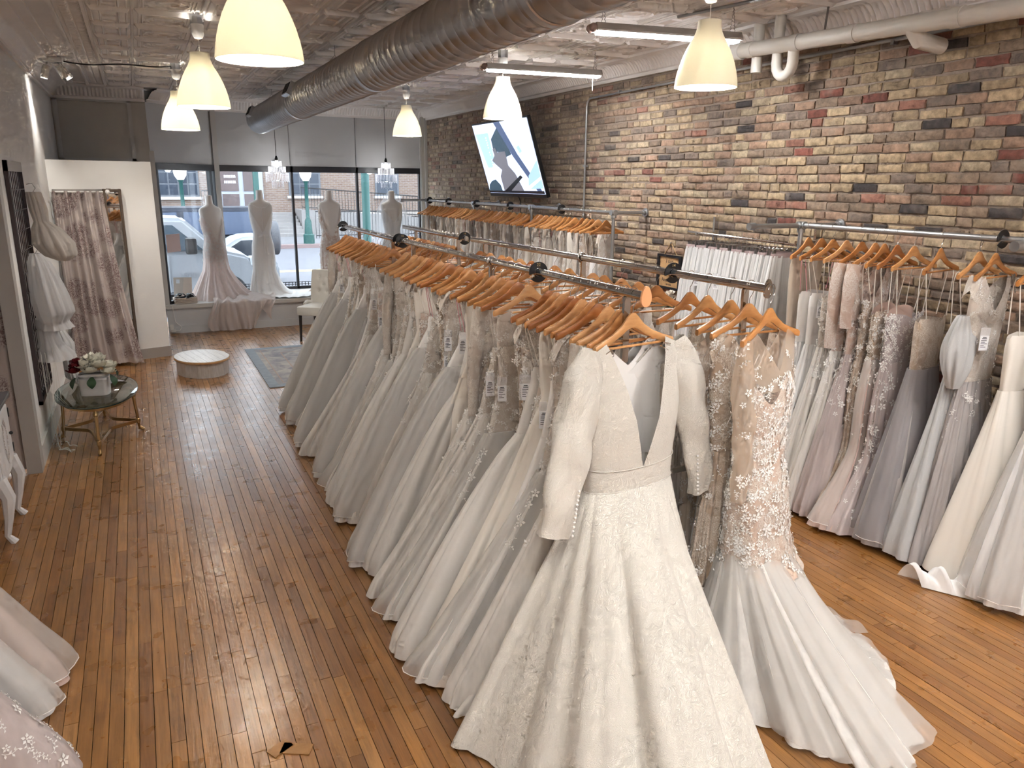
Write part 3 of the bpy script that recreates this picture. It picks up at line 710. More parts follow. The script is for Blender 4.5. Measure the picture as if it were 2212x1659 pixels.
# ------------------------------------------------------------------ double chrome rack in the middle
ZR = 1.77
def lx(y): return lerp(1.79, 1.80, (y-2.5)/3.2) if y < 5.75 else lerp(1.80, 1.86, (y-5.75)/2.1)
def rx(y): return lerp(2.425, 2.37, (y-2.5)/3.2) if y < 5.8 else lerp(2.36, 2.40, (y-5.8)/1.8)
def chrome_rack(y0, y1, posts, label, y1r):
    t = thing('garment_rack', label, 'clothes rack', ((lx(y0)+rx(y0))/2, (y0+y1)/2, 0)); ox, oy = t.location.x, t.location.y
    T = Matrix.Translation((-ox, -oy, 0))
    for fx, ye in ((lx, y1), (rx, y1r)):
        r = G().tube([(fx(y0), y0, ZR), (fx(ye), ye, ZR)], .0195, 16, M=T).obj('rail', M_CHROME, t)
    for y in posts:
        for fx in (lx, rx):
            G().box(fx(y)-.015, fx(y)+.015, y-.008, y+.008, .02, ZR-.018, T).obj('post', M_CHROME, t, False)
        [G().box(lx(y), rx(y), y-.006, y+.006, q, q+.025, T).obj('cross_bar', M_CHROME, t, False) for q in (.93, .10)]
        G().box(lx(y)-.12, rx(y)+.12, y-.02, y+.02, .0, .022, T).obj('foot', M_CHROME, t, False)
    return t, T
rackA, TA = chrome_rack(2.52, 5.70, (2.65, 4.03, 5.45), 'near chrome double rail garment rack packed with gowns', 5.70)
rackB, TB = chrome_rack(5.80, 7.88, (5.98, 7.15), 'far chrome double rail garment rack packed with gowns', 7.55)
def endcap(x, y, m, par, T, name='end_cap'):
    out = [(.030*math.sin(2*PI*k/24)*(1-.25*math.cos(2*PI*k/24)), .042*math.cos(2*PI*k/24)+.004) for k in range(24)]
    G().prism(out, -.004, .004, T @ Matrix.Translation((x, y, ZR-.004)) @ Matrix.Rotation(R(14), 4, 'Z')).obj(name, m, par, True)
endcap(lx(2.52), 2.515, M_CAP_REFLECT, rackA, TA); endcap(rx(2.52), 2.515, M_CHROME, rackA, TA)
def size_disc(loc, num, rx_, label, ry=0):
    t = thing('size_divider', label, 'divider', loc, 0, 'black size divider discs on the rails')
    g = G(); vs = []; n = 28; w = .42
    for k in range(n+1):
        a = -PI/2+w/2+(2*PI-w)*k/n - 1.1
        for r in (.021, .052): vs += [(r*math.cos(a), -.0025, r*math.sin(a)), (r*math.cos(a), .0025, r*math.sin(a))]
    for k in range(n):
        b = k*4; fs = [(b, b+4, b+6, b+2), (b+1, b+3, b+7, b+5), (b+2, b+6, b+7, b+3), (b, b+1, b+5, b+4)]
        g.add([], [])
        g.f += [tuple(i for i in f) for f in fs]
    g.v = vs; g.f += [(0, 2, 3, 1), (n*4, n*4+1, n*4+3, n*4+2)]
    g.obj('disc', M_DARK, t, False)
    if num:
        for k in range(3):
            a = k*2*PI/3; M = Matrix.Rotation(-a, 4, 'Y') @ Matrix.Translation((0, -.0031, .037)) @ Matrix.Rotation(R(90), 4, 'X')
            text('number', num, .022, M_GOLD, M, t)
    return t
for y, n, w in ((3.45, '22', 'black disc numbered 22 on the left chrome rail'), (5.71, '20', 'black disc at the joint of the left chrome rails, nearer one'), (5.80, '', 'black disc at the joint of the left chrome rails, farther one'), (7.86, '', 'black disc at the far end of the left chrome rail')):
    size_disc((lx(y), y, ZR), n, 0, w)
for y, n, w in ((3.17, '14', 'black disc numbered 14 on the right chrome rail'), (5.84, '18', 'black disc partway along the right chrome rail')):
    size_disc((rx(y), y, ZR), n, 0, w)
for k, (fx, y) in enumerate(((lx, 4.03), (rx, 4.05))):
    t = thing('rail_ring', 'chrome ring clipped on the %s chrome rail' % ('left', 'right')[k], 'ring', (fx(y), y, ZR))
    g = G().tube([(.027*math.cos(a), 0, .027*math.sin(a)) for a in [2*PI*i/20 for i in range(20)]], .006, 8, closed=True); g.obj('ring', M_CHROME, t)
# hangers and gowns of the left rail, near end first
def spread(a, b, n, seed, jit=.35):
    r = random.Random(seed); st = (b-a)/n; return [a+st*(i+.5+r.uniform(-jit, jit)) for i in range(n)]
yl = [2.70, 2.79, 2.87, 2.93, 3.01, 3.07, 3.12, 3.20, 3.26, 3.33] + spread(3.52, 5.66, 20, 3) + spread(5.90, 7.80, 15, 5)
seqL = 'g f d j i b a e d h j a g f b e c d j h a c f b d e a j g c f a i d c h e j a c d f a c g'.split()
for i, y in enumerate(yl):
    k = seqL[i % len(seqL)]; rz = rnd.uniform(-.10, .16); o = ordinal(i+2)
    hanger((lx(y), y, ZR), rz, 'wooden hanger, %s from the near end of the left chrome rail' % o, 'hangers on the left chrome rail')
    s = rnd.uniform(.94, 1.06)*lerp(1.0, .80, (y-2.6)/5); tg = None
    if rnd.random() < .5: tg = ((-.15-rnd.uniform(0, .04), -.06, -.45-rnd.uniform(0, .25)), R(-25))
    gown(GP[k], (lx(y), y, ZR), rz+rnd.uniform(-.05, .05), SP[k][1]+', %s along the left rail' % o, 'gowns on the left chrome rail', (s, rnd.uniform(.8, 1.0), 1), tg)
yr = [2.62, 2.74, 2.90, 3.03, 3.30, 3.46, 3.62, 3.80, 3.92] + spread(4.12, 5.62, 9, 11) + spread(5.95, 7.45, 14, 12)
seqR = 'd i h a g b e j f c a d h i b e g a f j c d a e h b g i c a f d j'.split()
for i, y in enumerate(yr):
    k = seqR[i % len(seqR)]; rz = rnd.uniform(-.12, .14); o = ordinal(i+2)
    hanger((rx(y), y, ZR), rz, 'wooden hanger, %s from the near end of the right chrome rail' % o, 'hangers on the right chrome rail')
    if i == 0: continue
    s = rnd.uniform(.9, 1.0)
    gown(GP[k], (rx(y), y, ZR), PI+rz, SP[k][1]+', %s along the right rail' % o, 'gowns on the right chrome rail', (s*.54, .8, 1))
# ------------------------------------------------------------------ ivory jacquard gown with long sleeves at the near end
HY = 2.60; HL = (lx(HY), HY, ZR); HRZ = R(9)
hanger(HL, HRZ, 'pale wooden hanger holding the long sleeved ivory gown, nearest on left rail', 'hangers on the left chrome rail', (1.16, 1.28, 1.45))
hero = thing('wedding_gown', 'ivory jacquard gown with long sleeves and deep V neck hung nearest', 'dress', HL, HRZ, 'gowns on the left chrome rail')
def hero_top(c, n):
    x = abs(c)*.285; xn = .150
    if x > xn: return -.185-(x-xn)*.42
    q = 1-x/xn
    return -.185-(.53*q if n < 0 else .15*q**.8)
htab = [(-.18, .285, .285, .018, .016, 0, -.012, 0), (-.26, .285, .285, .055, .035, 0, -.012, .002), (-.36, .265, .265, .088, .045, 0, -.01, .003), (-.50, .258, .258, .112, .05, 0, -.01, .004), (-.62, .248, .248, .105, .055, 0, -.01, .004), (-.735, .240, .240, .092, .06, 0, -.01, .003)]
hb = Shell(htab, -.72, 901, hero_top, ks=(4, 7, 11), hem=0)
def fine_u(i, n):   # more columns near the front and back centre where the V is
    return 2*PI*i/n
g = G().grid(144, 18, lambda u, t: hb.at(u*2*PI, t), cu=True); g.obj('bodice', MF['jacquard'], hero, True, 180)
lin = Shell([(r[0], r[1]-.006, r[2]-.006, max(.004, r[3]-.006), max(.004, r[4]-.006), r[5], r[6], 0) for r in htab], -.72, 902, lambda c, n: hero_top(c, n)-.01, hem=0)
G().grid(72, 10, lambda u, t: lin.at(PI*u, t)).obj('lining', MF['white crepe'], hero, True, 180)
wb_ = Shell([(-.695, .2445, .2445, .096, .064, 0, -.01, 0), (-.805, .238, .238, .098, .064, 0, -.01, 0)], -.805, 903, lambda c, n: -.700-.012*max(0, -n), hem=0)
wb_.mesh(G(), 72, 5).obj('waistband', MF['jacquard'], hero, True, 180)
for zz, w_, f_, b_ in ((-.700, .2465, .0985, .066), (-.803, .2405, .1005, .067)):
    G().tube([(w_*math.copysign(abs(math.cos(a))**.9, math.cos(a)), -.01+(f_ if math.sin(a) < 0 else b_)*math.copysign(abs(math.sin(a))**.9, math.sin(a)), zz-(.012*max(0, -math.sin(a)) if zz > -.75 else .0)) for a in [2*PI*i/80 for i in range(80)]], .0022, 5, closed=True).obj('waist_seam', MF['jacquard'], hero)
rows = []
for i in range(17):
    t = i/16; z = lerp(-.80, -1.758, t); q = t**.95
    rows.append((z, lerp(.238, .51, q), lerp(.236, .37, q), lerp(.098, 1.0, q), lerp(.064, .16, q), lerp(0, -.30, q), lerp(-.01, -.06, t), lerp(.003, .085, t)))
hs = Shell(rows, -1.757, 904, ks=(11, 19, 31), hem=.004, drift=.35, ex=.95)
hs.w = [(9, .9, 1, .35), (15, 2.4, .6, -.4), (26, .3, .3, .5)]
G().grid(300, 40, lambda u, t: hs.at(u*2*PI, t), cu=True).obj('skirt', MF['jacquard'], hero, True, 180)
def sleeve(parent, path, rx_, ry_, m, name='sleeve', n=20, seed=1, wr=.006, M=None):
    """tapered cloth tube with an open end; rx_ across, ry_ front to back along the path"""
    P = [Vector(p) for p in path]; k = len(P); rg = random.Random(seed); ph = [rg.uniform(0, 6.28) for _ in range(4)]
    def fn(u, t):
        f = t*(k-1); i = min(k-2, int(f)); q = f-i
        c = P[i].lerp(P[i+1], q); T = (P[min(k-1, i+1)]-P[i]).normalized()
        X = Vector((0, 1, 0)).cross(T).normalized(); Y = T.cross(X)
        a = 2*PI*u; w = wr*math.sin(3*a+ph[0]+9*t)+wr*.7*math.sin(5*a+ph[1]-14*t)+wr*.8*math.sin(23*t+ph[2]+a)
        return c + X*(math.cos(a)*(lerp(rx_[i], rx_[i+1], q)+w)) + Y*(math.sin(a)*(lerp(ry_[i], ry_[i+1], q)+w))
    return G().grid(n, 26, fn, cu=True, M=M).obj(name, m, parent, True, 180)
sleeve(hero, [(-.235, -.02, -.205), (-.275, -.03, -.30), (-.32, -.05, -.45), (-.365, -.075, -.60), (-.43, -.10, -.76), (-.475, -.11, -.905)], [.045, .088, .098, .092, .082, .074], [.02, .055, .062, .058, .05, .042], MF['jacquard'], seed=3)
sleeve(hero, [(.235, -.02, -.205), (.275, -.03, -.30), (.315, -.045, -.45), (.345, -.06, -.60), (.372, -.07, -.76), (.392, -.075, -.92)], [.045, .080, .088, .082, .070, .058], [.02, .05, .055, .05, .045, .038], MF['jacquard'], seed=4)
for s, p, q in ((-1, (-.385, -.155, -.72), (-.412, -.155, -.90)), (1, (.328, -.11, -.73), (.345, -.112, -.91))):
    g = G()
    for i in range(11): g.ball(tuple(lerp(a, b, i/10) for a, b in zip(p, q)), .0055, 7, 5)
    g.obj('cuff_buttons', MF['applique'], hero, kind='stuff')
g = G()
for s in (-1, 1):
    M = Matrix.Translation((s*.158, -.035, -.225)) @ Matrix.Rotation(s*.4, 4, 'Y')
    g.box(-.022, .022, -.006, .004, -.011, .011, M); g.tube([(-.02, -.006, .008), (.01, -.018, .016), (.024, -.006, .006)], .0016, 5, M=M); g.tube([(-.02, -.006, -.008), (.01, -.018, -.014), (.024, -.006, -.006)], .0016, 5, M=M)
g.obj('hanger_clip', M_CHROME, hero, kind='stuff')
# ------------------------------------------------------------------ lace mermaid gown on the end of the right rail
QL = (rx(2.52)+.012, 2.505, ZR-.005); QRZ = R(14)
hanger(QL, QRZ, 'wooden hanger hooked on the end of the right rail with sheer lace gown', 'hangers on the right chrome rail', (1.02, .98, .9), False)
merm = thing('wedding_gown', 'ivory lace mermaid gown with sheer nude shoulders and tulle train', 'dress', QL, QRZ, 'gowns on the right chrome rail')
def mtop(c, n):
    x = abs(c)*.185; xn = .10
    return -.175-max(0, x-xn)*.5-(max(0, 1-x/xn)*(.17 if n < 0 else .22))
mt = [(-.17, .195, .195, .016, .016, 0, -.008, 0), (-.27, .195, .195, .05, .035, 0, -.008, .002), (-.42, .180, .180, .085, .05, 0, -.008, .002)]
Shell(mt, -.43, 911, mtop, ks=(3, 5, 9), hem=0).mesh(G(), 72, 10).obj('sheer_yoke', MF['nude mesh'], merm, True, 180)
bt = [(-.36, .185, .185, .082, .05, 0, -.008, .001), (-.45, .180, .180, .092, .055, 0, -.008, .003), (-.62, .150, .150, .085, .06, 0, -.008, .003), (-.76, .150, .150, .09, .07, .0, -.008, .004), (-.92, .180, .180, .12, .09, .005, -.01, .005), (-1.10, .188, .190, .132, .105, .01, -.015, .007), (-1.24, .20, .21, .16, .12, .015, -.02, .010), (-1.36, .225, .25, .23, .14, .02, -.035, .012)]
ms = Shell(bt, -1.32, 912, lambda c, n: -.40-.06*abs(c)+(.06*math.sin(5*c) if n < 0 else 0), ks=(5, 9, 14), hem=.05)
ms.mesh(G(), 110, 34).obj('lace_body', mat_fabric('mermaid lace', (.80, .75, .68), .6, 'lace', .12, col2=(.62, .47, .38), scale=.9), merm, True, 180)
tt = []
for i in range(12):
    t = i/11; z = lerp(-1.18, -1.752, t); q = t**1.2
    tt.append((z, lerp(.172, .26, q), lerp(.185, .40, q), lerp(.125, .78, q), lerp(.10, .2, q), lerp(.005, -.16, t), lerp(-.012, -.10, t), lerp(.006, .055, t)))
ts = Shell(tt, -1.748, 913, ks=(15, 26, 41), hem=.006, drift=.6)
ts.mesh(G(), 200, 26).obj('tulle_skirt', mat_fabric('mermaid tulle', (.80, .77, .73), kind='tulle', trans=.25), merm, True, 180)
tt2 = [(r[0], r[1]+.012, r[2]+.035*(i/11), r[3]+.03*(i/11)+.01, r[4]+.01, r[5], r[6], r[7]*1.5) for i, r in enumerate(tt)]
os_ = Shell(tt2, -1.735, 914, ks=(11, 18, 27), hem=.03); os_.mesh(G(), 150, 22).obj('overskirt', MF['organza'], merm, True, 180)
# tulle train heaped on the floor to the right
g = G()
for k in range(9):
    rg = random.Random(40+k); a0 = R(-75+k*14); L = rg.uniform(.35, .62); ph = rg.uniform(0, 6)
    def tf(u, v, a0=a0, L=L, ph=ph):
        a = a0+(u-.5)*.75*(0.4+v); r = .30+L*v
        return (.06+r*math.cos(a)*.62+.05, -.14+r*math.sin(a)*.62, -1.757+max(.004, .16*(1-v)**1.6+.030*(1-v*.5)*(1+math.sin(u*21+ph+v*3))+.012*math.sin(v*17+ph)))
    g.grid(26, 12, tf)
g.obj('train', MF['organza'], merm, True, 180)
G().grid(40, 14, lambda u, v: (.08+(.2+.30*v)*math.cos(R(-95+u*110))*1.0, -.14+(.2+.34*v)*math.sin(R(-95+u*110)), -1.757+max(.003, .11*(1-v)**1.5+.018*(1+math.sin(u*40+2*v))*(1-.6*v)))).obj('train_lining', MATS['mermaid tulle'], merm, True, 180)
g = scatter(ms, 950, 921, lambda t: .95 if t < .55 else .75, .013, .030)
g2 = scatter(Shell(mt, -.43, 911, mtop, ks=(3, 5, 9), hem=0), 60, 922, lambda t: .15+.9*t*t, .014, .026); g.add(g2.v, g2.f)
g.obj('lace_applique', MF['applique'], merm, False, kind='stuff')
sleeve(merm, [(-.175, -.01, -.20), (-.20, -.03, -.34), (-.205, -.05, -.52), (-.205, -.06, -.70), (-.20, -.06, -.90)], [.03, .055, .055, .05, .04], [.016, .04, .04, .035, .03], MF['nude mesh'], seed=7)
sl2 = Shell([(-.2, .05, .05, .035, .035, -.20, -.04, 0), (-.95, .042, .042, .03, .03, -.205, -.06, 0)], -.93, 923, hem=0)
scatter(sl2, 70, 924, lambda t: .2+.8*t, .012, .024).obj('sleeve_applique', MF['applique'], merm, False, kind='stuff')
# ------------------------------------------------------------------ beaded nude gown just behind
bl = (rx(2.62), 2.62, ZR)
spec = dict(top='cap', bodice='champagne lace', skirt='champagne lace', cut='sheath', WL=.34, WR=.30, D=.16, zw=-.74, wb=.20, db=.06, app=460, applim=1.2, appbase=.35, vdip=.16)
bead = gown_parts(spec, 777)
bg_ = gown(bead, bl, R(6), 'nude gown covered in beaded white lace between the two nearest gowns', 'gowns on the right chrome rail')
g = G()   # beaded lattice on the bodice
for k in range(9):
    for s in (-1, 1):
        pts = []
        for i in range(9):
            t = i/8; x = -.13+.26*k/8+s*(t-.5)*.16
            if abs(x) < .15: pts.append((x, -.067+.25*x*x, -.30-.30*t))
        if len(pts) > 2: g.tube(pts, .0022, 4)
g.obj('bead_lattice', MF['applique'], bg_, kind='stuff')
# second white gown right behind the jacquard one
hanger((lx(2.665), 2.665, ZR), R(12), 'orange-brown wooden hanger directly behind the nearest one on the left rail', 'hangers on the left chrome rail', (.98, .9, .8))
spec = dict(top='sleeve', bodice='white crepe', skirt='white crepe', cut='aline', WL=.50, WR=.3, D=.10, wb=.235, db=.04, vdip=.1, sl=.5, ks=(5, 8, 13))
gown(gown_parts(spec, 778), (lx(2.665), 2.665, ZR), R(12), 'plain white long sleeved gown half hidden behind the nearest ivory gown', 'gowns on the left chrome rail')
# ------------------------------------------------------------------ pipe racks on the brick wall
XW, ZW = 4.31, 1.925
def flange(g, x, y, z):
    g.tube([(x, y, z), (x-.012, y, z)], .045, 16); g.tube([(x-.012, y, z), (x-.035, y, z)], .028, 14)
def fitting(g, x, y, z): g.tube([(x, y-.035, z), (x, y+.035, z)], .028, 12); g.tube([(x-.035, y, z), (x+.035, y, z)], .028, 12); g.tube([(x, y, z), (x, y, z-.05)], .028, 12)
def pipe_rack(label, y0, y1, arms, outs):
    t = thing('pipe_rack', label, 'clothes rack', (XW, (y0+y1)/2, 0)); T = Matrix.Translation((-XW, -(y0+y1)/2, 0))
    G().tube([(XW, y0, ZW), (XW, y1, ZW)], .0185, 12, M=T).obj('rail', M_GALV, t)
    for a, out in zip(arms, outs):
        g = G(); g.tube([(4.70, a, ZW), (XW-out, a, ZW)], .0175, 10); g.v = [tuple(T @ Vector(p)) for p in g.v]; g.obj('wall_arm', M_GALV, t)
        g = G(); flange(g, 4.698, a, ZW); g.v = [tuple(T @ Vector(p)) for p in g.v]; g.obj('wall_flange', M_GALV, t)
        g = G(); fitting(g, XW, a, ZW); g.v = [tuple(T @ Vector(p)) for p in g.v]; g.obj('tee_fitting', M_GALV, t)
        if out: G().tube([(XW-out+.02, a, ZW), (XW-out-.03, a, ZW)], .026, 12, M=T).obj('pipe_cap', M_GALV, t)
        G().tube([(XW, a, ZW-.03), (XW, a, 0)], .0175, 10, M=T).obj('post', M_GALV, t)
    return t
pipe_rack('grey pipe clothes rack along brick wall under the television', 6.67, 12.35, (6.68, 8.5, 10.3, 12.3), (0, 0, 0, .42))
pipe_rack('grey pipe clothes rack along brick wall at the right', .6, 4.20, (4.20, 2.36), (.46, .46))
for i, y in enumerate((12.15, 11.3, 10.2, 9.1, 7.75)): size_disc((XW, y, ZW), '', 0, 'black disc on the wall rail under television, %s from window' % ordinal(i+1))
size_disc((XW, 2.73, ZW), '', 0, 'black disc on the wall rail at the right of the photo')
yf = spread(6.78, 12.2, 46, 21, .3); seqF = 'd i f h g b a d i e g c j h b a i d f g'.split(); kk = 1.087
for i, y in enumerate(yf):
    k = seqF[i % len(seqF)]; rz = rnd.uniform(-.2, .25); o = ordinal(i+1)
    hanger((XW, y, ZW), rz, 'wooden hanger, %s from the near end of the rail under television' % o, 'hangers on the rail under the television')
    gown(GP[k], (XW, y, ZW), rz, SP[k][1]+', %s on rail below television' % o, 'gowns on the rail under the television', (.47, .8, kk))
RS = [  # y, style, label
 (4.12, dict(top='tank', bodice='champagne tulle', skirt='ivory tulle', cut='aline', WL=.34, WR=.26, D=.15, vdip=.2), 'ivory tulle gown with plain nude bodice next to the tulle skirts'),
 (4.00, dict(top='strap', bodice='white crepe', skirt='white tulle', cut='aline', WL=.40, WR=.26, D=.14, strapmat='pink ribbon'), 'white tulle gown with pink loops on the right wall rail'),
 (3.90, dict(top='strap', bodice='white crepe', skirt='white tulle', cut='aline', WL=.44, WR=.26, D=.15), 'plain white tulle gown with a hanging price tag, right wall rail'),
 (3.785, dict(top='strap', bodice='ivory lace', skirt='ivory tulle', cut='aline', WL=.44, WR=.26, D=.14, app=200, applim=.5), 'ivory layered tulle gown with lace trim on right wall rail'),
 (3.66, dict(top='sleeve', bodice='blush lace', skirt='ivory tulle', cut='aline', WL=.46, WR=.26, D=.14, app=260, sl=.55), 'blush lace gown with long lace sleeves on right wall rail'),
 (3.555, dict(top='sleeve', bodice='blush lace', skirt='mauve tulle', cut='aline', WL=.46, WR=.26, D=.14, app=260, sl=.4), 'pinkish gown with white floral lace sleeve on right wall rail'),
 (3.485, dict(top='strap', bodice='champagne lace', skirt='champagne lace', cut='mermaid', WL=.44, WR=.26, D=.13, app=260, applim=.9), 'beige corseted lace gown on thin straps, right wall rail'),
 (3.39, dict(top='strap', bodice='champagne lace', skirt='blush tulle', cut='mermaid', WL=.52, WR=.26, D=.16, app=420, applim=.6, over='organza'), 'champagne lace gown flaring into blush tulle, right wall rail'),
 (3.27, dict(top='strap', bodice='mauve lace', skirt='mauve tulle', cut='mermaid', WL=.48, WR=.28, D=.17, app=520, applim=1.3, appbase=.45, amp=.04), 'mauve gown with white embroidered flowers down to the hem'),
 (3.09, dict(top='strap', bodice='champagne lace', skirt='grey tulle', cut='aline', WL=.42, WR=.28, D=.20, over='grey overlay', ks=(12, 20, 33), amp=.04), 'grey tulle gown with beaded bodice on right wall rail'),
 (2.85, dict(top='strap', bodice='silver glitter tulle', skirt='silver glitter tulle', cut='aline', WL=.40, WR=.28, D=.21, ks=(10, 17, 29), amp=.04), 'silver glitter tulle gown with puffed sleeve on right wall rail'),
 (2.755, dict(top='cap', bodice='ivory lace', skirt='grey tulle', cut='aline', WL=.36, WR=.28, D=.16, app=120), 'pale grey gown with ruffled ivory lace top, right wall rail'),
 (2.52, dict(top='strap', bodice='ivory satin', skirt='ivory satin', cut='aline', WL=.36, WR=.30, D=.24, ks=(4, 7, 11), amp=.06), 'heavy ivory satin gown pooling on floor, right wall rail'),
 (2.26, dict(top='strap', bodice='white crepe', skirt='white tulle', cut='ball', WL=.42, WR=.30, D=.24, over='organza'), 'white tulle ball gown at right edge of the photo'),
]
RC = [(1, .95, .9), (.95, .85, .75), (1, .95, .88), (1.25, 1.4, 1.7), (.9, .78, .66), (1.05, 1.05, 1.05), (.95, .85, .7), (.75, .58, .46), (1.2, 1.25, 1.3), (.95, .85, .72), (1.15, 1.2, 1.25), (.95, .88, .78), (1.2, 1.05, .8), (1, 1, 1)]
for i, (y, spec, lab) in enumerate(RS):
    rz = rnd.uniform(.0, .22); spec = dict(spec); spec.update(zh=-1.89 if i > 3 else -1.80, zw=-.80, zb=-.42 if i < 7 else -.47, nu=128)
    hanger((XW, y, ZW), rz, 'wooden hanger, %s from the left on the right wall rail' % ordinal(i+1), 'hangers on the right wall rail', RC[i])
    gn = gown(gown_parts(spec, 500+13*i), (XW, y, ZW), rz, lab, 'gowns on the right wall rail', (1, 1, 1), ((-.14, -.08, -.52), R(-35)) if i in (2, 11) else None)
    if 'silver' in lab:   # big puffed sleeve
        def pf(u, v):
            a = 2*PI*u; r = .095*math.sin(PI*min(1, .10+v*.80))**.8*(1+.13*math.sin(6*a+4*v)+.08*math.sin(11*a-3*v))
            return (-.19+r*math.cos(a), -.07+r*.75*math.sin(a), -.42-.42*v)
        G().grid(40, 16, pf, cu=True).obj('puff_sleeve', MF['silver glitter tulle'], gn, True, 180)
    if 'heavy ivory satin' in lab:   # white underskirt heaped on the floor
        g = G().grid(40, 12, lambda u, v: (3.80+.30*u, 2.62-.50*u+.16*(v-.5), max(.006, .085*math.sin(PI*v)**.8*(1+.4*math.sin(u*31)+.3*math.sin(u*53+2*v)))))
        IM = (Matrix.Translation((XW, y, ZW)) @ Matrix.Rotation(rz, 4, 'Z')).inverted(); g.v = [tuple(IM @ Vector(p)) for p in g.v]
        g.obj('pooled_hem', MF['white crepe'], gn, True, 180)
    if 'mauve gown' in lab or 'champagne lace gown' in lab:   # nude lining seen above the neckline
        G().grid(16, 8, lambda u, v: ((u-.5)*.27, .035-.012*math.sin(PI*u), -.66+(.17+.045*math.sin(PI*u)**.6)*v)).obj('lining', MF['nude satin'], gn, True, 180)
# ------------------------------------------------------------------ rack of tulle skirts on clip hangers
TX, TZ = 4.42, 1.79
t = thing('skirt_rack', 'slim chrome rail of tulle skirts on the brick wall', 'clothes rack', (TX, 5.0, 0)); T = Matrix.Translation((-TX, -5.0, 0))
G().tube([(TX, 5.62, TZ+.01), (TX, 4.28, TZ-.02)], .0105, 10, M=T).obj('rail', M_CHROME, t)
for y in (5.5, 4.34): G().box(4.60, 4.64, y-.012, y+.012, 0, 1.93, T).obj('upright', M_CHROME, t, False); G().box(TX-.01, 4.62, y-.008, y+.008, TZ-.012, TZ+.012, T).obj('bracket', M_CHROME, t, False)
ch_ = G().tube([(0, 0, -.055), (0, 0, -.03), (.012, 0, -.012)]+[(.0135*math.cos(a), 0, .0135*math.sin(a)) for a in [-.3+PI*1.08*i/8 for i in range(9)]], .0016, 5).tube([(-.16, 0, -.06), (0, 0, -.054), (.16, 0, -.06)], .003, 5).mesh('wire_frame', M_CHROME)
cl_ = G().chamfer(-.012, .012, -.009, .009, -.105, -.055, .003).mesh('clip', M_WIRE)
def skirt_mesh(seed):
    rows = [(-.10, .16, .16, .018, .018, 0, 0, .004), (-.35, .20, .18, .026, .026, 0, 0, .010), (-1.0, .27, .22, .036, .036, 0, 0, .016), (-1.6, .33, .24, .045, .045, 0, 0, .02)]
    return Shell(rows, -1.58, seed, ks=(14, 24, 37), hem=.012).mesh(G(), 88, 20).mesh('tulle_layer', MF['white tulle'], True, 180)
SKM = [skirt_mesh(s) for s in (31, 32, 33)]
ys = spread(4.40, 5.46, 22, 44, .2)
band = G().lathe([(.16, -.115), (.163, -.085), (.158, -.083)], 24, sy=.13).mesh('waistband', mat_fabric('dusty pink band', (.52, .40, .40), .6, trans=.1))
for i, y in enumerate(ys):
    o = ordinal(i+1)
    h = thing('clip_hanger', 'chrome clip hanger, %s from the near end of the tulle skirt rail' % o, 'hanger', (TX, y, TZ), 0, 'clip hangers on the skirt rail')
    inst('wire_frame', ch_, h)
    for s in (-.13, .13): inst('clip', cl_, h, (s, 0, 0))
    s_ = thing('tulle_skirt', 'white tulle skirt on clips, %s from near end of the skirt rail' % o, 'skirt', (TX, y, TZ), 0, 'white tulle skirts')
    inst('tulle_layer', SKM[i % 3], s_)
    if i % 3 != 1: inst('waistband', band, s_)
    if i in (17, 12): add_tag(s_, (-.21, -.045, -.33), R(-50))
# ------------------------------------------------------------------ pendant lamps
def mat_shade():
    m, t, b = newmat('lamp shade'); out = t.nodes['Material Output']
    b.inputs['Base Color'].default_value = (.86, .82, .70, 1); b.inputs['Roughness'].default_value = .45
    tr = nd(t, 'ShaderNodeBsdfTranslucent'); tr.inputs[0].default_value = (.97, .93, .81, 1)
    ms = nd(t, 'ShaderNodeMixShader'); ms.inputs[0].default_value = .2
    t.links.new(b.outputs[0], ms.inputs[1]); t.links.new(tr.outputs[0], ms.inputs[2]); t.links.new(ms.outputs[0], out.inputs[0]); return m
M_SHADE = mat_shade()
M_BULB = mat('lamp bulb', (1, 1, 1), .5, emit=(1, .95, .86), estr=6)
SHP = [(.5, 0), (.4985, .03), (.488, .12), (.465, .24), (.43, .36), (.385, .48), (.335, .59), (.285, .68), (.238, .76), (.207, .83), (.190, .89), (.184, .95), (.184, 1.0)]
def pendant(x, y, z, D, label, watts):
    t = thing('pendant_lamp', label, 'lamp', (x, y, z), 0, 'white bell pendant lamps')
    outer = [(r*D, h*D) for r, h in SHP]; inner = [(r*D-.004, h*D) for r, h in SHP[::-1]]
    G().lathe(outer+inner+[outer[0]], 40).obj('shade', M_SHADE, t, True, 50)
    top = ZC-z
    G().tube([(0, 0, D*.80), (0, 0, top-.16)], .003, 6).obj('cord', M_WHITEP, t)
    G().lathe([(.004, top-.175), (.03, top-.165), (.044, top-.14), (.048, top-.07), (.046, top-.065)], 20, capt=True).obj('canopy', M_WHITEP, t)
    G().lathe([(.05, top-.066), (.05, top+.012)], 8, capb=True).obj('ceiling_box', M_GALV, t, False)
    G().tube([(0, 0, D*.96), (0, 0, D*.62)], .02, 10).obj('socket', M_WHITEP, t)
    G().ball((0, 0, D*.50), .034, 14, 10).obj('bulb', M_BULB, t)
    l = bpy.data.lights.new('pendant light', 'POINT'); l.energy = watts; l.color = (1, .95, .88); l.shadow_soft_size = .045
    lo = bpy.data.objects.new('bulb_light', l); COL.objects.link(lo); lo.parent = t; lo.location = (0, 0, D*.36)
for i, (x, y, z) in enumerate(((.584, 3.94, 2.737), (.558, 6.78, 2.757), (.525, 9.52, 2.737))):
    pendant(x, y, z, .395, 'white bell pendant lamp over the left aisle, %s from camera' % ('nearest', 'second', 'farthest')[i], PENDANT_W)
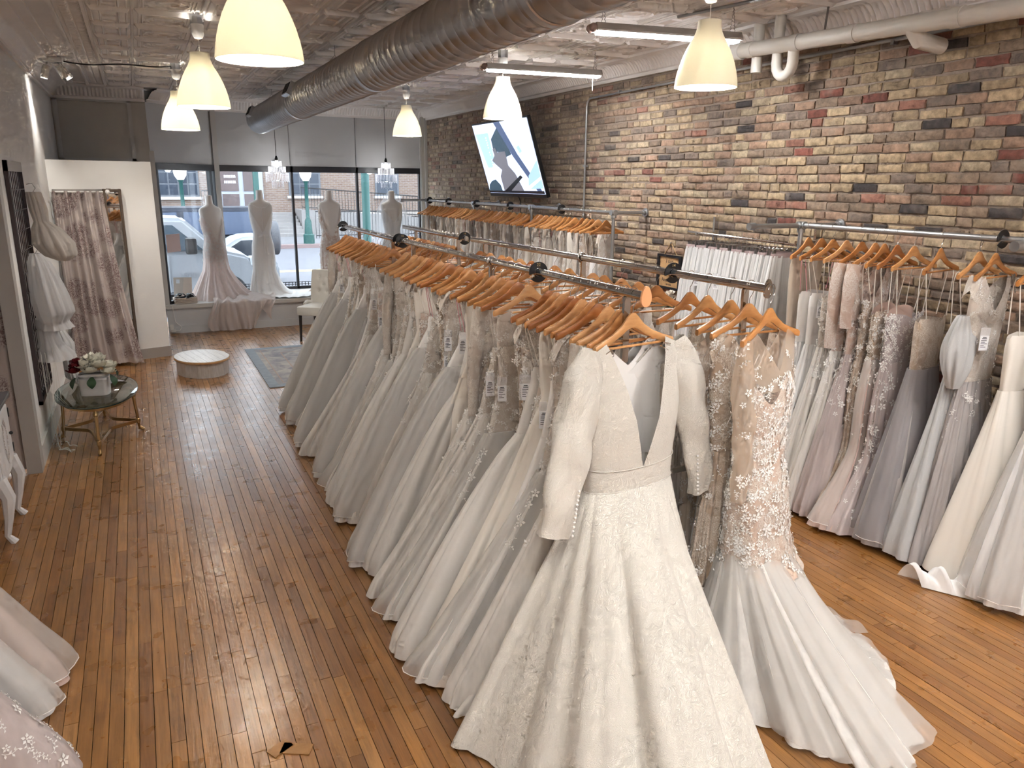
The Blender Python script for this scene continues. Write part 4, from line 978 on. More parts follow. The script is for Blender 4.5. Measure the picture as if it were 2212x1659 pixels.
for i, (x, y, z) in enumerate(((3.216, 4.016, 2.776), (3.287, 7.13, 2.806), (3.30, 10.14, 2.79))):
    pendant(x, y, z, .378, 'white bell pendant lamp on the brick wall side, %s from camera' % ('nearest', 'second', 'farthest')[i], PENDANT_W)
pendant(.59, 1.10, 2.74, .395, 'added white bell pendant lamp, unseen behind the camera over left aisle', PENDANT_W)  # from here on pendants continue the rows out of view, added for frontal light
pendant(3.2, .95, 2.78, .378, 'added white bell pendant lamp, unseen behind the camera on brick side', PENDANT_W)
pendant(.59, -1.75, 2.74, .395, 'added white bell pendant lamp, unseen in the rear of the shop', PENDANT_W)
pendant(3.2, -2.1, 2.78, .378, 'added white bell pendant lamp, unseen in the rear by the brick wall', PENDANT_W)
# ------------------------------------------------------------------ shop lights on chains
M_TUBE = mat('fluorescent lens', (1, 1, 1), .4, emit=(.97, .98, 1.0), estr=SHOP_W)
M_HOUS = mat('shop light housing', (.42, .40, .38), .45, .2)
M_BUBBLE = mat('clear pink plastic', (.75, .55, .5), .12, trans=.6)
def shop_light(a, b, label):
    a, b = Vector(a), Vector(b); d = b-a; L = d.length; t = thing('shop_light', label, 'light fixture', a, math.atan2(d.y, d.x), 'hanging fluorescent shop lights')
    out = [(-.055, 0), (.055, 0), (.055, .012), (.03, .055), (-.03, .055), (-.055, .012)]
    RM = Matrix.Rotation(R(90), 4, 'Z')
    G().prism(out, 0, -L, RM).obj('housing', M_HOUS, t, False)
    G().prism([(-.046, -.001), (-.036, -.016), (.036, -.016), (.046, -.001)], -.02, -L+.02, RM).obj('lens', M_TUBE, t, False)
    h = ZC-a.z
    for k, x in enumerate((.06, L-.06)):
        for s in (-.03, .03):
            g = G(); n = 14
            for i in range(n): z = .055+(h-.055)*i/n; g.tube([(x, s*(1-i/n), z), (x+.004*(-1)**i, s*(1-(i+.5)/n), z+(h-.055)/n*.6), (x, s*(1-(i+1)/n), z+(h-.055)/n*1.05)], .0022, 4, False)
            g.obj('chain', M_WIRE, t)
    for s in (-1, 1): G().ball((-.022, s*.028, .02), .030, 12, 8).obj('end_guard', M_BUBBLE, t)
    G().tube([(L-.08, 0, -.01), (L-.078, 0, -.13)], .0035, 6).obj('pull_cord', M_WHITEP, t)
    return t
shop_light((2.99, 6.85, 3.2), (4.14, 6.75, 3.2), 'hanging white shop light farther from the camera')
shop_light((2.92, 4.85, 3.2), (4.02, 4.68, 3.2), 'hanging white shop light nearer, behind the right pendant lamp')
shop_light((2.80, 1.35, 3.25), (3.95, 1.25, 3.25), 'added hanging white shop light, unseen above the nearest gowns')  # this and the following shop lights are unseen, added as frontal fill
shop_light((2.70, -.35, 3.25), (3.85, -.45, 3.25), 'added hanging white shop light, unseen behind the camera')
shop_light((.15, .35, 3.25), (1.30, .30, 3.25), 'added hanging white shop light, unseen behind the camera over left aisle')
shop_light((2.70, -2.0, 3.25), (3.85, -2.05, 3.25), 'added hanging white shop light, unseen in the rear by the brick wall')
shop_light((.15, -1.9, 3.25), (1.30, -1.95, 3.25), 'added hanging white shop light, unseen in the rear of the left aisle')
# ------------------------------------------------------------------ spiral duct
DX, DZ, DR = 1.795, 3.083, .189
t = thing('spiral_duct', 'long round galvanised spiral air duct hung under the ceiling', 'duct', (DX, 7, DZ)); TY = Matrix.Translation((0, -7, 0))@Matrix.Rotation(R(-90), 4, 'X')
prof = []; y = .4
while y < 12.42:
    prof += [(DR, y), (DR, y+.112), (DR+.0045, y+.116), (DR+.0045, y+.121), (DR, y+.125)]; y += .1251
g = G().lathe(prof, 48, TY); g.obj('tube', M_DUCT, t, True, 60)
G().lathe([(DR, 12.42), (DR-.01, 12.425), (DR-.05, 12.43), (.001, 12.43)], 48, TY).obj('end_disc', M_DUCT, t)
for y in (3.3, 6.2, 9.3): G().lathe([(DR+.001, y), (DR+.008, y+.005), (DR+.008, y+.06), (DR+.001, y+.065)], 48, TY).obj('collar', M_DUCT, t, True, 50)
for y in (12.15, 9.05):
    RM = Matrix.Translation((0, y-7, 0)) @ Matrix.Rotation(R(25), 4, 'Y')
    o = G().box(-DR-.035, -DR+.03, -.16, .16, -.07, .07, RM).obj('register', M_DUCT, t, False)
    g = G()
    for k in range(12): g.box(-DR-.041, -DR-.034, -.14+k*.024, -.134+k*.024, -.055, .055, RM)
    g.obj('slats', M_DARK, o, False, kind='stuff')
for y in (11.3, 7.6, 4.2):
    g = G().tube([(-DR*.96, y-7, .05), (0, y-7, DR+.06), (DR*.96, y-7, .05)], .0025, 5).tube([(0, y-7, DR+.06), (0, y-7, ZC-DZ)], .0025, 5); g.obj('hanging_wire', M_WIRE, t)
# ------------------------------------------------------------------ conduit and drain pipes by the ceiling
t = thing('conduit', 'thin grey electrical conduit running along the brick wall', 'conduit', (4.66, 7.86, 0)); T = Matrix.Translation((-4.66, -7.86, 0))
pts = [(4.66, 7.86, 1.0), (4.66, 7.86, 3.03)]+[(4.66, 7.86-.09*(1-math.cos(a)), 3.03+.09*math.sin(a)) for a in (.4, .8, 1.2, 1.57)]+[(4.66, 1.0, 3.165)]
G().tube(pts, .012, 10, M=T).obj('tube', M_GALV, t)
for y in (7.2, 6.2, 5.0, 3.9): G().box(4.645, 4.685, y-.012, y+.012, 3.115, 3.145, T).obj('strap', M_GALV, t, False)
for z in (1.6, 2.4): G().box(4.645, 4.685, 7.835, 7.885, z-.012, z+.012, T).obj('strap', M_GALV, t, False)
t = thing('ceiling_conduit', 'thin grey conduit on the ceiling beside the near shop light', 'conduit', (3.6, 4.0, ZC)); T = Matrix.Translation((-3.6, -4.0, -ZC))
G().tube([(3.75, 5.05, ZC-.02), (3.9, 4.2, ZC-.025), (4.02, 2.0, ZC-.025)], .012, 8, M=T).obj('tube', M_GALV, t)
t = thing('drain_pipe', 'thick white plastic drain pipe with cap and U trap under cornice', 'pipe', (4.42, 4.0, 3.2)); T = Matrix.Translation((-4.42, -4.0, -3.2))
a, b = Vector((4.42, 5.20, 3.225)), Vector((4.42, .6, 3.06)); P = lambda y: a.lerp(b, (a.y-y)/(a.y-b.y))
G().tube([a, b], .055, 18, M=T).obj('main_pipe', M_PVC, t)
G().tube([P(5.24), P(5.10)], .064, 18, M=T).tube([P(5.27), P(5.24)], [.03, .035], 8, M=T).obj('clean_out_cap', M_WHITEP, t)
for y in (5.02, 4.55, 4.05, 3.3): G().tube([P(y+.015), P(y-.06)], .060, 18, M=T).obj('coupling', M_PVC, t)
G().tube([(4.47, 4.98, 3.40), (4.47, 4.98, 3.05)], .042, 14, M=T).obj('down_pipe', M_PVC, t)
pts = [(4.45, 4.74, 3.42), (4.45, 4.74, 3.08)]+[(4.45, 4.66+.08*math.cos(q), 3.08-.09*math.sin(q)) for q in [PI*i/8 for i in range(1, 8)]]+[(4.45, 4.58, 3.08), (4.43, 4.56, 3.2)]
G().tube(pts, .040, 14, M=T).obj('u_trap', M_PVC, t)
G().tube([P(3.58), P(3.58)+Vector((.06, -.02, -.09)), P(3.58)+Vector((.25, -.03, -.11))], [.055, .052, .05], 14, M=T).obj('wall_elbow', M_PVC, t)
G().tube([(4.42, 4.30, 3.2-.06), (4.44, 4.30, 3.2), (4.44, 4.28, 3.44)], .008, 6, M=T).obj('hanger_strap', M_WIRE, t)
# ------------------------------------------------------------------ television
def tv():
    bot, top = Vector((4.60, 9.50, 2.03)), Vector((4.30, 9.50, 2.985)); H = (top-bot).length; W = 1.72
    t = thing('television', 'wide flat television tilted on the brick wall showing a dress form', 'television', bot)
    Z = (top-bot).normalized(); X = Vector((0, -1, 0)); N = X.cross(Z).normalized()   # N looks into the room
    M = Matrix((X, -N, Z)).transposed().to_4x4()   # local x right as seen, y away from viewer, z up
    G().box(-W/2, W/2, .0, .045, 0, H, M).obj('case', M_DARK, t, False)
    def em(n, c, s=.9): return mat('screen '+n, (.0, .0, .0), .25, emit=c, estr=s)
    w, h = W/2-.018, H-.02
    G().box(-w, w, -.002, .0, .045, h, M).obj('screen', em('pale blue', (.36, .42, .62)), t, False)
    lay = [.0025]
    def shape(n, pts, m):
        lay[0] += .0004; o = [((p[0]-.5)*2*w, lerp(.045, h, 1-p[1])) for p in pts]
        G().prism(o, -lay[0], -.002, M).obj(n, m, t, False)
    sky, dk, gr, wh, nb = em('grey blue', (.20, .30, .42)), em('dark glass', (.015, .03, .045)), em('form grey', (.075, .072, .085)), em('white', (.55, .60, .78)), em('navy bar', (.035, .05, .10))
    shape('picture_door_glass', [(.02, .13), (.27, .13), (.26, .52), (.18, .62), (.10, .62)], sky)
    shape('picture_truck_window', [(.30, .22), (.45, .08), (.55, .30), (.60, .45), (.50, .48), (.36, .40), (.28, .52)], dk)
    shape('picture_pillar', [(.42, .0), (.53, .0), (.70, .45), (.97, .98), (.90, .98), (.62, .48)], nb)
    shape('picture_road', [(.80, .75), (.99, .55), (.99, .92), (.75, .93)], sky)
    shape('picture_wheel', [(.0, .97), (.03, .88), (.10, .82), (.18, .80), (.25, .88), (.26, .97)], dk)
    shape('picture_kerb', [(.74, .90), (.99, .76), (.99, .80), (.76, .94)], wh)
    shape('picture_dress_form', [(.28, .36), (.33, .34), (.35, .41), (.50, .40), (.49, .60), (.58, .72), (.66, .97), (.30, .97), (.30, .75), (.36, .66), (.26, .57), (.22, .52), (.29, .45)], gr)
    shape('picture_stand_bar', [(.30, .97), (.66, .74), (.69, .77), (.42, .97)], em('black', (.004, .004, .006)))
    shape('picture_base_bar', [(.0, .965), (.99, .955), (.99, .995), (.0, .995)], em('black', (.004, .004, .006)))
    shape('picture_door_handle', [(.72, .36), (.76, .34), (.79, .42), (.75, .44)], sky)
    g = G()
    for k in range(13):
        if k in (5, 8): continue
        z = lerp(.045, h, .80-.035*k); g.box(-w*.58-.008, -w*.58+.010, -.0078, -.002, z, z+.014, M)
    g.obj('caption', em('caption white', (.7, .75, .85)), t, False, kind='stuff')
    G().box(-.25, .25, .045, .12, .25, .65, M).obj('wall_mount', M_DARK, t, False)
    G().tube([(0, 0, .05)]+[(.05, .1*0, -.3*i/5) for i in range(1, 6)], .006, 6).obj('power_cable', M_DARK, t)
tv()
# ------------------------------------------------------------------ crystal chandeliers in the window
M_CRY = mat_fabric('crystal', (.86, .87, .92), .12, trans=.45, alpha=.75, sheen=0)
M_CRYE = mat('crystal glow', (1, 1, 1), .3, emit=(.95, .97, 1), estr=3.0)
def chandelier(x, y, label):
    t = thing('crystal_chandelier', label, 'chandelier', (x, y, 2.09), 0, 'tiered crystal pendants in the window')
    G().tube([(0, 0, .48), (0, 0, ZC-2.09)], .004, 6).obj('cord', M_DARK, t)
    G().lathe([(.05, ZC-2.09-.025), (.05, ZC-2.09+.01)], 16, capb=True).obj('ceiling_rose', M_WHITEP, t)
    G().lathe([(.02, .43), (.024, .46), (.012, .50)], 12).obj('socket', M_DARK, t)
    for r, z1, z0, n in ((.075, .43, .33, 22), (.13, .34, .22, 34), (.178, .24, .09, 44), (.09, .12, .0, 22)):
        G().tube([(r*math.cos(2*PI*i/32), r*math.sin(2*PI*i/32), z1) for i in range(32)], .004, 6, closed=True).obj('tier_ring', M_CHROME, t)
        g = G()
        for i in range(n):
            a = 2*PI*i/n; L = (z1-z0)*(1 if i % 2 else .86); q = int(L/.016)
            for k in range(q): g.add([(r*math.cos(a)+dx, r*math.sin(a)+dy, z1-.016*(k+.5)+dz) for dx, dy, dz in ((.006, 0, 0), (0, .006, 0), (-.006, 0, 0), (0, -.006, 0), (0, 0, .008), (0, 0, -.008))], [(0, 1, 4), (1, 2, 4), (2, 3, 4), (3, 0, 4), (1, 0, 5), (2, 1, 5), (3, 2, 5), (0, 3, 5)])
        g.obj('crystal_strands', M_CRY, t, False, kind='stuff')
    G().ball((0, 0, .37), .045, 14, 10).obj('bulb', M_CRYE, t)
    l = bpy.data.lights.new('chandelier light', 'POINT'); l.energy = CHAND_W; l.shadow_soft_size = .04; lo = bpy.data.objects.new('bulb_light', l); COL.objects.link(lo); lo.parent = t; lo.location = (0, 0, .28)
chandelier(2.06, 12.95, 'tiered crystal chandelier hanging under the end of the duct')
chandelier(3.83, 12.95, 'tiered crystal chandelier hanging above the veiled dress form')
# ------------------------------------------------------------------ spotlight cluster
t = thing('spotlight_cluster', 'white ceiling plate with four small spotlights in left corner', 'spotlight', (-.63, 9.75, ZC))
G().chamfer(-.09, .09, -.09, .09, -.05, .0, .006).obj('ceiling_plate', M_WHITEP, t, False)
M_SPOT = mat('spot lens', (1, 1, 1), .4, emit=(1, .97, .93), estr=14)
for k, (dx, dy, ax, ay) in enumerate(((-.05, -.05, .25, -.3), (.05, -.05, .35, .35), (-.06, .05, .1, -.25), (.07, .05, .2, .55))):
    o = G().tube([(dx, dy, -.05), (dx*1.3, dy*1.3, -.10)], .008, 8).obj('arm', M_CHROME, t)
    M = Matrix.Translation((dx*1.4, dy*1.4, -.13)) @ Matrix.Rotation(ax, 4, 'X') @ Matrix.Rotation(-ay, 4, 'Y')
    o = G().lathe([(.02, .05), (.034, .045), (.036, -.07)], 18, M, capb=True).obj('spot_can', M_WHITEP, t)
    G().lathe([(.033, -.0705), (.001, -.072)], 18, M).obj('lens', M_SPOT, o)
    l = bpy.data.lights.new('spot', 'SPOT'); l.energy = SPOT_W*6; l.spot_size = R(75); l.spot_blend = .6; l.shadow_soft_size = .03; l.color = (1, .96, .9)
    lo = bpy.data.objects.new('spot_light', l); COL.objects.link(lo); lo.parent = t; lo.matrix_local = M @ Matrix.Translation((0, 0, -.075))
pts = []
for i in range(24): u = i/23; pts.append((lerp(-.55, .50, u), lerp(9.75, 9.50, u), ZC-.03-.012*math.sin(u*9)-.02*math.sin(u*PI)))
o = G().tube([(p[0]+.02, p[1]-9.6, p[2]-ZC) for p in pts], .007, 6).obj('power_cable', M_DARK, None, label='dark cable looped on ceiling from spotlights to the pendant lamp', cat='cable'); o.location = (0, 9.6, ZC)
# ------------------------------------------------------------------ framed sign and things by the brick wall
t = thing('framed_sign', 'small wooden sign in black frame hung on beaded string', 'sign', (4.695, 6.215, 1.20)); SM = Matrix((Vector((0, -1, 0)), Vector((1, 0, 0)), Vector((0, 0, 1)))).transposed().to_4x4()
G().box(-.155, .155, -.012, 0, .02, .315, SM).obj('board', mat_wood('sign wood', (.50, .30, .14), (.62, .40, .20), .5), t, False)
fr = G()
for bx in ((-.19, -.155, 0, .335), (.155, .19, 0, .335), (-.155, .155, 0, .022), (-.155, .155, .313, .335)): fr.box(bx[0], bx[1], -.025, .0, bx[2], bx[3], SM)
fr.obj('frame', M_BLACK, t, False)
for s, sz, z in (('I said', .055, .27), ('Annie Lane', .050, .085), ('bridal', .038, .045)): text('lettering', s, sz, M_INK, SM @ Matrix.Translation((0, -.0125, z)) @ Matrix.Rotation(R(90), 4, 'X'), t)
G().tube([(-.004, .10, .335), (-.006, 0, .45), (-.004, -.10, .335)], .006, 6).obj('string', mat('wood beads', (.52, .34, .18), .5), t)
G().ball((-.01, 0, .45), .010, 8, 6).obj('nail', M_WIRE, t)
def blossom(g, c, r, seed, pet=14):
    rg = random.Random(seed)
    for k in range(pet):
        lay_ = k % 3; a = rg.uniform(0, 6.28); el = (.05, .6, 1.15)[lay_]+rg.uniform(-.15, .15); q = r*(1, .85, .6)[lay_]
        D = Vector((math.cos(a)*math.cos(el), math.sin(a)*math.cos(el), math.sin(el))); S = D.cross(Vector((0, 0, 1))).normalized(); U = S.cross(D)
        C = Vector(c)
        g.grid(4, 4, lambda u, v: C + D*(q*v) + S*((u-.5)*q*1.1*math.sin(PI*min(.90, .2+v*.62))) + U*(q*(.45*v*v-.1+.5*(u-.5)**2)))
M_LEAF = mat('dark leaf', (.03, .07, .03), .45)
t = thing('flower_vase', 'small brown vase of pale pink and cream roses by the sign', 'vase', (4.42, 5.84, .92))
G().lathe([(.035, 0), (.05, .03), (.05, .10), (.035, .15), (.03, .16)], 18, capb=True).obj('vase', mat('brown vase', (.22, .11, .05), .4), t)
for k, (p, r, c) in enumerate((((-.02, -.05, .20), .065, (.80, .50, .40)), ((.03, .04, .22), .06, (.80, .74, .60)), ((-.02, .06, .26), .05, (.82, .80, .72)), ((.0, -.01, .29), .05, (.82, .76, .66)))):
    g = G(); blossom(g, p, r, 60+k); g.obj('rose', mat('rose petal %d' % k, c, .6), t, True, 180)
g = G()
for k in range(9): a = k*.7; g.add([(0, 0, .16), (.07*math.cos(a-.2), .07*math.sin(a-.2), .19), (.13*math.cos(a), .13*math.sin(a), .17), (.07*math.cos(a+.2), .07*math.sin(a+.2), .19)], [(0, 1, 2, 3)])
g.obj('leaves', M_LEAF, t, False, kind='stuff')
t = thing('pedestal_stand', 'slim dark pedestal under the small rose vase', 'stand', (4.42, 5.84, 0))
G().lathe([(.15, 0), (.15, .02), (.03, .04), (.025, .85), (.13, .88), (.15, .90), (.15, .92)], 24, capb=True, capt=True).obj('column', mat('dark wood', (.06, .035, .02), .4), t)
t = thing('arched_mirror', 'arched mirror with dark beaded edge behind the tulle skirts', 'mirror', (4.67, 5.62, .35))
out = [(.18, 0), (.18, 1.05)]+[(.18*math.cos(a), 1.05+.18*math.sin(a)) for a in [PI*i/12 for i in range(1, 12)]]+[(-.18, 1.05), (-.18, 0)]
G().prism(out, -.012, .0, SM).obj('mirror_glass', mat('mirror silver', (.8, .8, .8), .02, 1), t, False)
g = G().tube([SM @ Vector((x, -.015, z)) for x, z in out], .012, 8); g.obj('frame', mat('dark bronze', (.05, .035, .025), .4, .6), t)
# ------------------------------------------------------------------ dress forms in the window
M_FORM = mat('dress form cloth', (.76, .72, .68), .7)
LZ = .43
FB = [(1.00, .050, .050), (.965, .052, .050), (.93, .055, .052), (.915, .062, .055), (.900, .095, .060), (.885, .148, .066), (.868, .178, .072), (.845, .184, .080), (.80, .176, .095), (.75, .172, .108), (.70, .160, .110), (.64, .138, .098), (.60, .128, .092), (.55, .138, .10), (.48, .165, .118), (.40, .172, .12), (.36, .16, .11)]
def form(x, y, top, rz, label, tilt=0):
    t = thing('dress_form', label, 'mannequin', (x, y, LZ), rz, 'white dress forms in the window'); H = top-LZ
    def fn(u, v):
        k = v*(len(FB)-1); i = min(len(FB)-2, int(k)); q = k-i; a = 2*PI*u
        z, w, d = (lerp(p, r, q) for p, r in zip(FB[i], FB[i+1])); return (w*math.cos(a)+tilt*max(0, z-.5), d*math.sin(a), z*H)
    G().grid(36, 46, fn, cu=True).obj('torso', M_FORM, t, True, 180)
    G().lathe([(.001, H+.004), (.03, H+.004), (.05, H-.004)], 24, Matrix.Translation((tilt*.5, 0, 0))).obj('neck_cap', M_FORM, t)
    G().tube([(0, 0, .36*H), (0, 0, .03)], .016, 10).obj('pole', M_CHROME, t)
    G().lathe([(.16, 0), (.16, .012), (.03, .03)], 24, capb=True).obj('base', M_CHROME, t)
    return t
def form_gown(x, y, rz, label, rows, z1, ztop, m, seed, ks, parts=(), hem=.0, nu=160):
    t = thing('display_gown', label, 'dress', (x, y, LZ), rz, 'gowns on the window dress forms')
    sh = Shell(rows, z1, seed, ztop, ks=ks, hem=hem, drift=.5); sh.mesh(G(), nu, 60).obj('gown', m, t, True, 180); return t, sh
def fbody(H, e=.006, zs=(.80, .75, .70, .64, .60, .55, .48, .42)):
    r = []
    for z, w, d in FB:
        if z in zs or z <= .40 and .40 in zs: r.append((z*H, w+e, w+e, d+e, d+e, 0, 0, 0))
    return r
# blush lace mermaid with a train over the ledge
H1 = 1.985-LZ; form(1.03, 12.86, 1.985, R(25), 'white dress form leaning at left of the window, wearing blush lace', -.06)
b = [(r[0], r[1], r[2], r[3], r[4], -.03*(r[0]/H1-.5)*2, 0, .001) for r in fbody(H1)]
b += [(.36*H1, .185, .185, .13, .13, 0, 0, .006), (.28*H1, .20, .20, .15, .15, 0, 0, .012), (.18*H1, .27, .28, .22, .18, 0, 0, .03), (.08*H1, .36, .38, .32, .22, 0, -.02, .045), (.005, .46, .50, .42, .26, .02, -.04, .055)]
def z1t(c, n): return (.78*H1 if n > 0 else .80*H1-.26*H1*max(0, 1-abs(c)*1.15)) - .02*abs(c)
t1, s1 = form_gown(1.03, 12.86, R(25), 'blush tulle gown with silver lace on the leaning dress form', b, .006, z1t, mat_fabric('blush window gown', (.80, .69, .65), kind='tulle', trans=.35), 301, (13, 22, 35))
g = scatter(s1, 620, 302, lambda t: .95 if t < .42 else max(0, .9-(t-.42)*4), .014, .028); g.obj('lace_applique', mat_fabric('silver lace', (.78, .74, .71), .5, trans=.15), t1, False, kind='stuff')
g = G().tube([(-.17, -.02, .855*H1), (-.10, -.10, .72*H1), (0, -.105, .62*H1), (.10, -.10, .72*H1), (.165, -.03, .855*H1)], .004, 6); g.obj('back_strap', MF['ivory satin'], t1)
def train(u, v):   # over the ledge edge and down to the floor, local to the gown
    x = lerp(.86, 1.78, u)+.05*math.sin(v*5+u*7); L = v*1.15
    wv = .035*math.sin(u*26+3*v)+.025*math.sin(u*47-2*v)
    if L < .48: return (x, 12.72-L+.0*wv, .45+.05*(1-L/.48)+.025*math.sin(u*26)*(.4+L))
    d = L-.48; end = .425 if u < .62 else .26+.1*math.sin(u*20)
    return (x-.04*d, 12.235-.02*math.sin(u*26)-abs(wv)*.8, max(.45-d*min(1, end/.40)*(.55+.45*math.sin(PI*min(1, u*1.25))), .01))
g = G().grid(90, 40, train); g.v = [tuple(Matrix.Rotation(-R(25), 4, 'Z') @ (Vector(p)-Vector((1.03, 12.86, LZ)))) for p in g.v]
g.obj('train', mat_fabric('blush train', (.78, .68, .63), kind='tulle', trans=.35, alpha=.8), t1, True, 180)
# white crepe sheath with a bow
H2 = 2.066-LZ; form(1.755, 12.88, 2.066, 0, 'white dress form second from left, wearing plain white crepe')
b = [(r[0], r[1], r[2], r[3], r[4], 0, 0, .001) for r in fbody(H2, .005)]
b += [(.36*H2, .180, .180, .128, .125, 0, 0, .003), (.25*H2, .175, .175, .125, .12, 0, 0, .008), (.12*H2, .21, .24, .17, .14, .0, 0, .025), (.05*H2, .25, .30, .22, .16, .02, -.02, .035), (.005, .30, .42, .30, .2, .06, -.04, .04)]
def z2t(c, n): return .80*H2-.02*abs(c) if n > 0 else .82*H2-.22*H2*max(0, 1-abs(c)*1.05)
t2, s2 = form_gown(1.755, 12.88, 0, 'plain white crepe gown with waist bow on the dress form', b, .006, z2t, MF['white crepe'], 303, (8, 14, 23))
g = G().tube([(-.15, -.03, .88*H2), (-.06, -.095, .84*H2), (0, -.105, .835*H2), (.06, -.095, .84*H2), (.15, -.03, .88*H2)], .005, 6).tube([(0, -.105, .835*H2), (0, -.112, .60*H2)], .004, 6); g.obj('back_strap', MF['white crepe'], t2)
g = G()
for s in (-1, 1): g.grid(10, 6, lambda u, v, s=s: (s*.085*u+.005, -.112-.02*math.sin(PI*u)*math.sin(PI*v), .585*H2+(v-.5)*.055*(.3+u)-.01*u))
g.grid(8, 12, lambda u, v: (.02+(u-.5)*.06*(.5+v)+.02*v, -.118-.02*v-.008*math.sin(u*9), .58*H2-.30*v)); g.ball((.005, -.118, .583*H2), .016, 8, 6); g.obj('bow', MF['white crepe'], t2, True, 180)
def tr2(u, v):
    x = lerp(1.58, 2.62, u); q = .5+.5*math.sin(u*PI)
    y = 12.80-.52*v*q; over = max(0, .0 if y > 12.285 else 12.285-y)
    return (x-1.755, max(y, 12.262)-12.88, .016+.014*abs(math.sin(u*23+3*v))+.05*(1-v)**3*(1-u)-min(.1, over*1.1)*1.0)
G().grid(60, 24, tr2).obj('train', MF['white crepe'], t2, True, 180)
# lace sheath
H3 = 2.063-LZ; form(2.835, 12.88, 2.063, 0, 'white dress form third from left, wearing open back lace')
b = [(r[0], r[1], r[2], r[3], r[4], 0, 0, .002) for r in fbody(H3, .006)]+[(.36*H3, .182, .182, .13, .125, 0, 0, .008), (.22*H3, .18, .18, .13, .12, 0, 0, .012), (.10*H3, .22, .22, .17, .14, 0, 0, .03), (.005, .36, .30, .30, .2, -.04, -.03, .04)]
def z3t(c, n): return .80*H3 if n > 0 else .83*H3-.27*H3*max(0, 1-(abs(c)*1.08)**2.2)
t3, s3 = form_gown(2.835, 12.88, 0, 'white lace gown with low open back on the dress form', b, .006, z3t, MF['blush lace'], 305, (10, 17, 27))
scatter(s3, 500, 306, lambda t: .9, .014, .028).obj('lace_applique', MF['applique'], t3, False, kind='stuff')
# veiled form
H4 = 2.059-LZ; form(3.885, 12.88, 2.059, 0, 'white dress form at right of the window under a veil')
b = [(r[0], r[1], r[2], r[3], r[4], 0, 0, .001) for r in fbody(H4, .005)][:6]+[(.50*H4, .17, .17, .125, .12, 0, 0, .01), (.30*H4, .30, .30, .22, .2, 0, 0, .03), (.005, .48, .48, .36, .3, 0, 0, .05)]
def z4t(c, n): return .80*H4 if n > 0 else .82*H4-.13*H4*max(0, 1-abs(c)*1.1)
t4, s4 = form_gown(3.885, 12.88, 0, 'simple white tulle gown on the veiled dress form', b, .006, z4t, MF['white tulle'], 307, (12, 20, 33))
t = thing('bridal_veil', 'long sheer white veil draped over the right dress form', 'veil', (3.885, 12.88, LZ))
def veil(u, v):
    a = R(-10)+R(200)*u; q = math.sin(min(1, v*2.4)*PI/2)
    r = .03+.20*q+.06*v; fold = .018*math.sin(u*40+2*v)*v
    return ((r+fold)*math.cos(a)*1.05, .01+(r*.6+fold)*math.sin(a)*1.0, H4+.012-.10*q*0-v*1.02)
G().grid(70, 24, veil).obj('tulle', MF['veil'], t, True, 180)
# things on the ledge
t = thing('photo_frame', 'blank beige easel backed photo frame standing on window ledge', 'frame', (.50, 12.62, LZ), R(-15))
M = Matrix.Rotation(R(-14), 4, 'X'); G().box(-.13, .13, -.01, .01, .002, .36, M).obj('back_board', mat('beige card', (.62, .52, .44), .7), t, False); G().box(-.09, -.04, -.0115, -.0095, .27, .33, M).obj('sticker', M_TAG, t, False); G().box(-.03, .03, .0, .16, .0, .01).obj('easel_leg', mat('beige card', (.62, .52, .44)), t, False)
t = thing('wicker_basket', 'small woven basket on the window ledge filled with black ribbon', 'basket', (.52, 12.44, LZ), R(8))
for k in range(4): 
    g = G(); z = .012+k*.022
    pts = []
    for i in range(40):
        a = 2*PI*i/40; c, s = math.cos(a), math.sin(a); r = 1+.02*(-1)**(i+k); pts.append((.155*r*math.copysign(abs(c)**.5, c), .10*r*math.copysign(abs(s)**.5, s), z))
    g.tube(pts, .011, 6, closed=True); g.obj('wicker_strand', mat('pale wicker', (.55, .46, .38), .7), t)
G().box(-.14, .14, -.085, .085, .0, .02).obj('base', mat('pale wicker', (.55, .46, .38)), t, False)
t = thing('ribbon_heap', 'heap of black satin ribbon in the wicker basket', 'ribbon', (.52, 12.44, LZ+.02), R(8)); g = G(); rg = random.Random(5)
for k in range(26):
    c = Vector((rg.uniform(-.11, .11), rg.uniform(-.06, .06), .05+rg.uniform(0, .05))); a = rg.uniform(0, 6.28); l = rg.uniform(.03, .06)
    g.grid(6, 3, lambda u, v: c+Vector((math.cos(a)*(u-.5)*2*l-math.sin(a)*(v-.5)*.03, math.sin(a)*(u-.5)*2*l+math.cos(a)*(v-.5)*.03, .03*math.sin(PI*u))))
g.ball((0, 0, .03), .05, 12, 8, sx=2.2, sy=1.3); g.obj('ribbon', mat('black satin', (.008, .008, .01), .35), t, True, 180, kind='stuff')
t = thing('socket_lead', 'white cord hanging from ledge to the wall socket', 'cord', (.30, 12.27, .2)); G().tube([(0, .02, .235), (.03, 0, .22), (.04, 0, .10), (.05, -.005, -.02), (.13, -.01, -.10), (.10, -.01, -.15), (.02, -.005, -.15)], .006, 6).obj('cable', M_WHITEP, t); G().chamfer(-.02, .045, -.02, .02, -.17, -.13, .006).obj('plug', M_WHITEP, t, False); G().box(-.03, .02, .01, .022, -.17, -.06).obj('socket_plate', M_WHITEP, t, False)
t = thing('door_notice', 'blank pinkish paper notice stuck on left window pane', 'notice', (.335, 12.40, 1.18)); G().box(0, .30, -.012, -.008, 0, .26, Matrix.Rotation(aang, 4, 'Z')).obj('paper', mat('pink paper', (.72, .58, .56), .8), t, False)
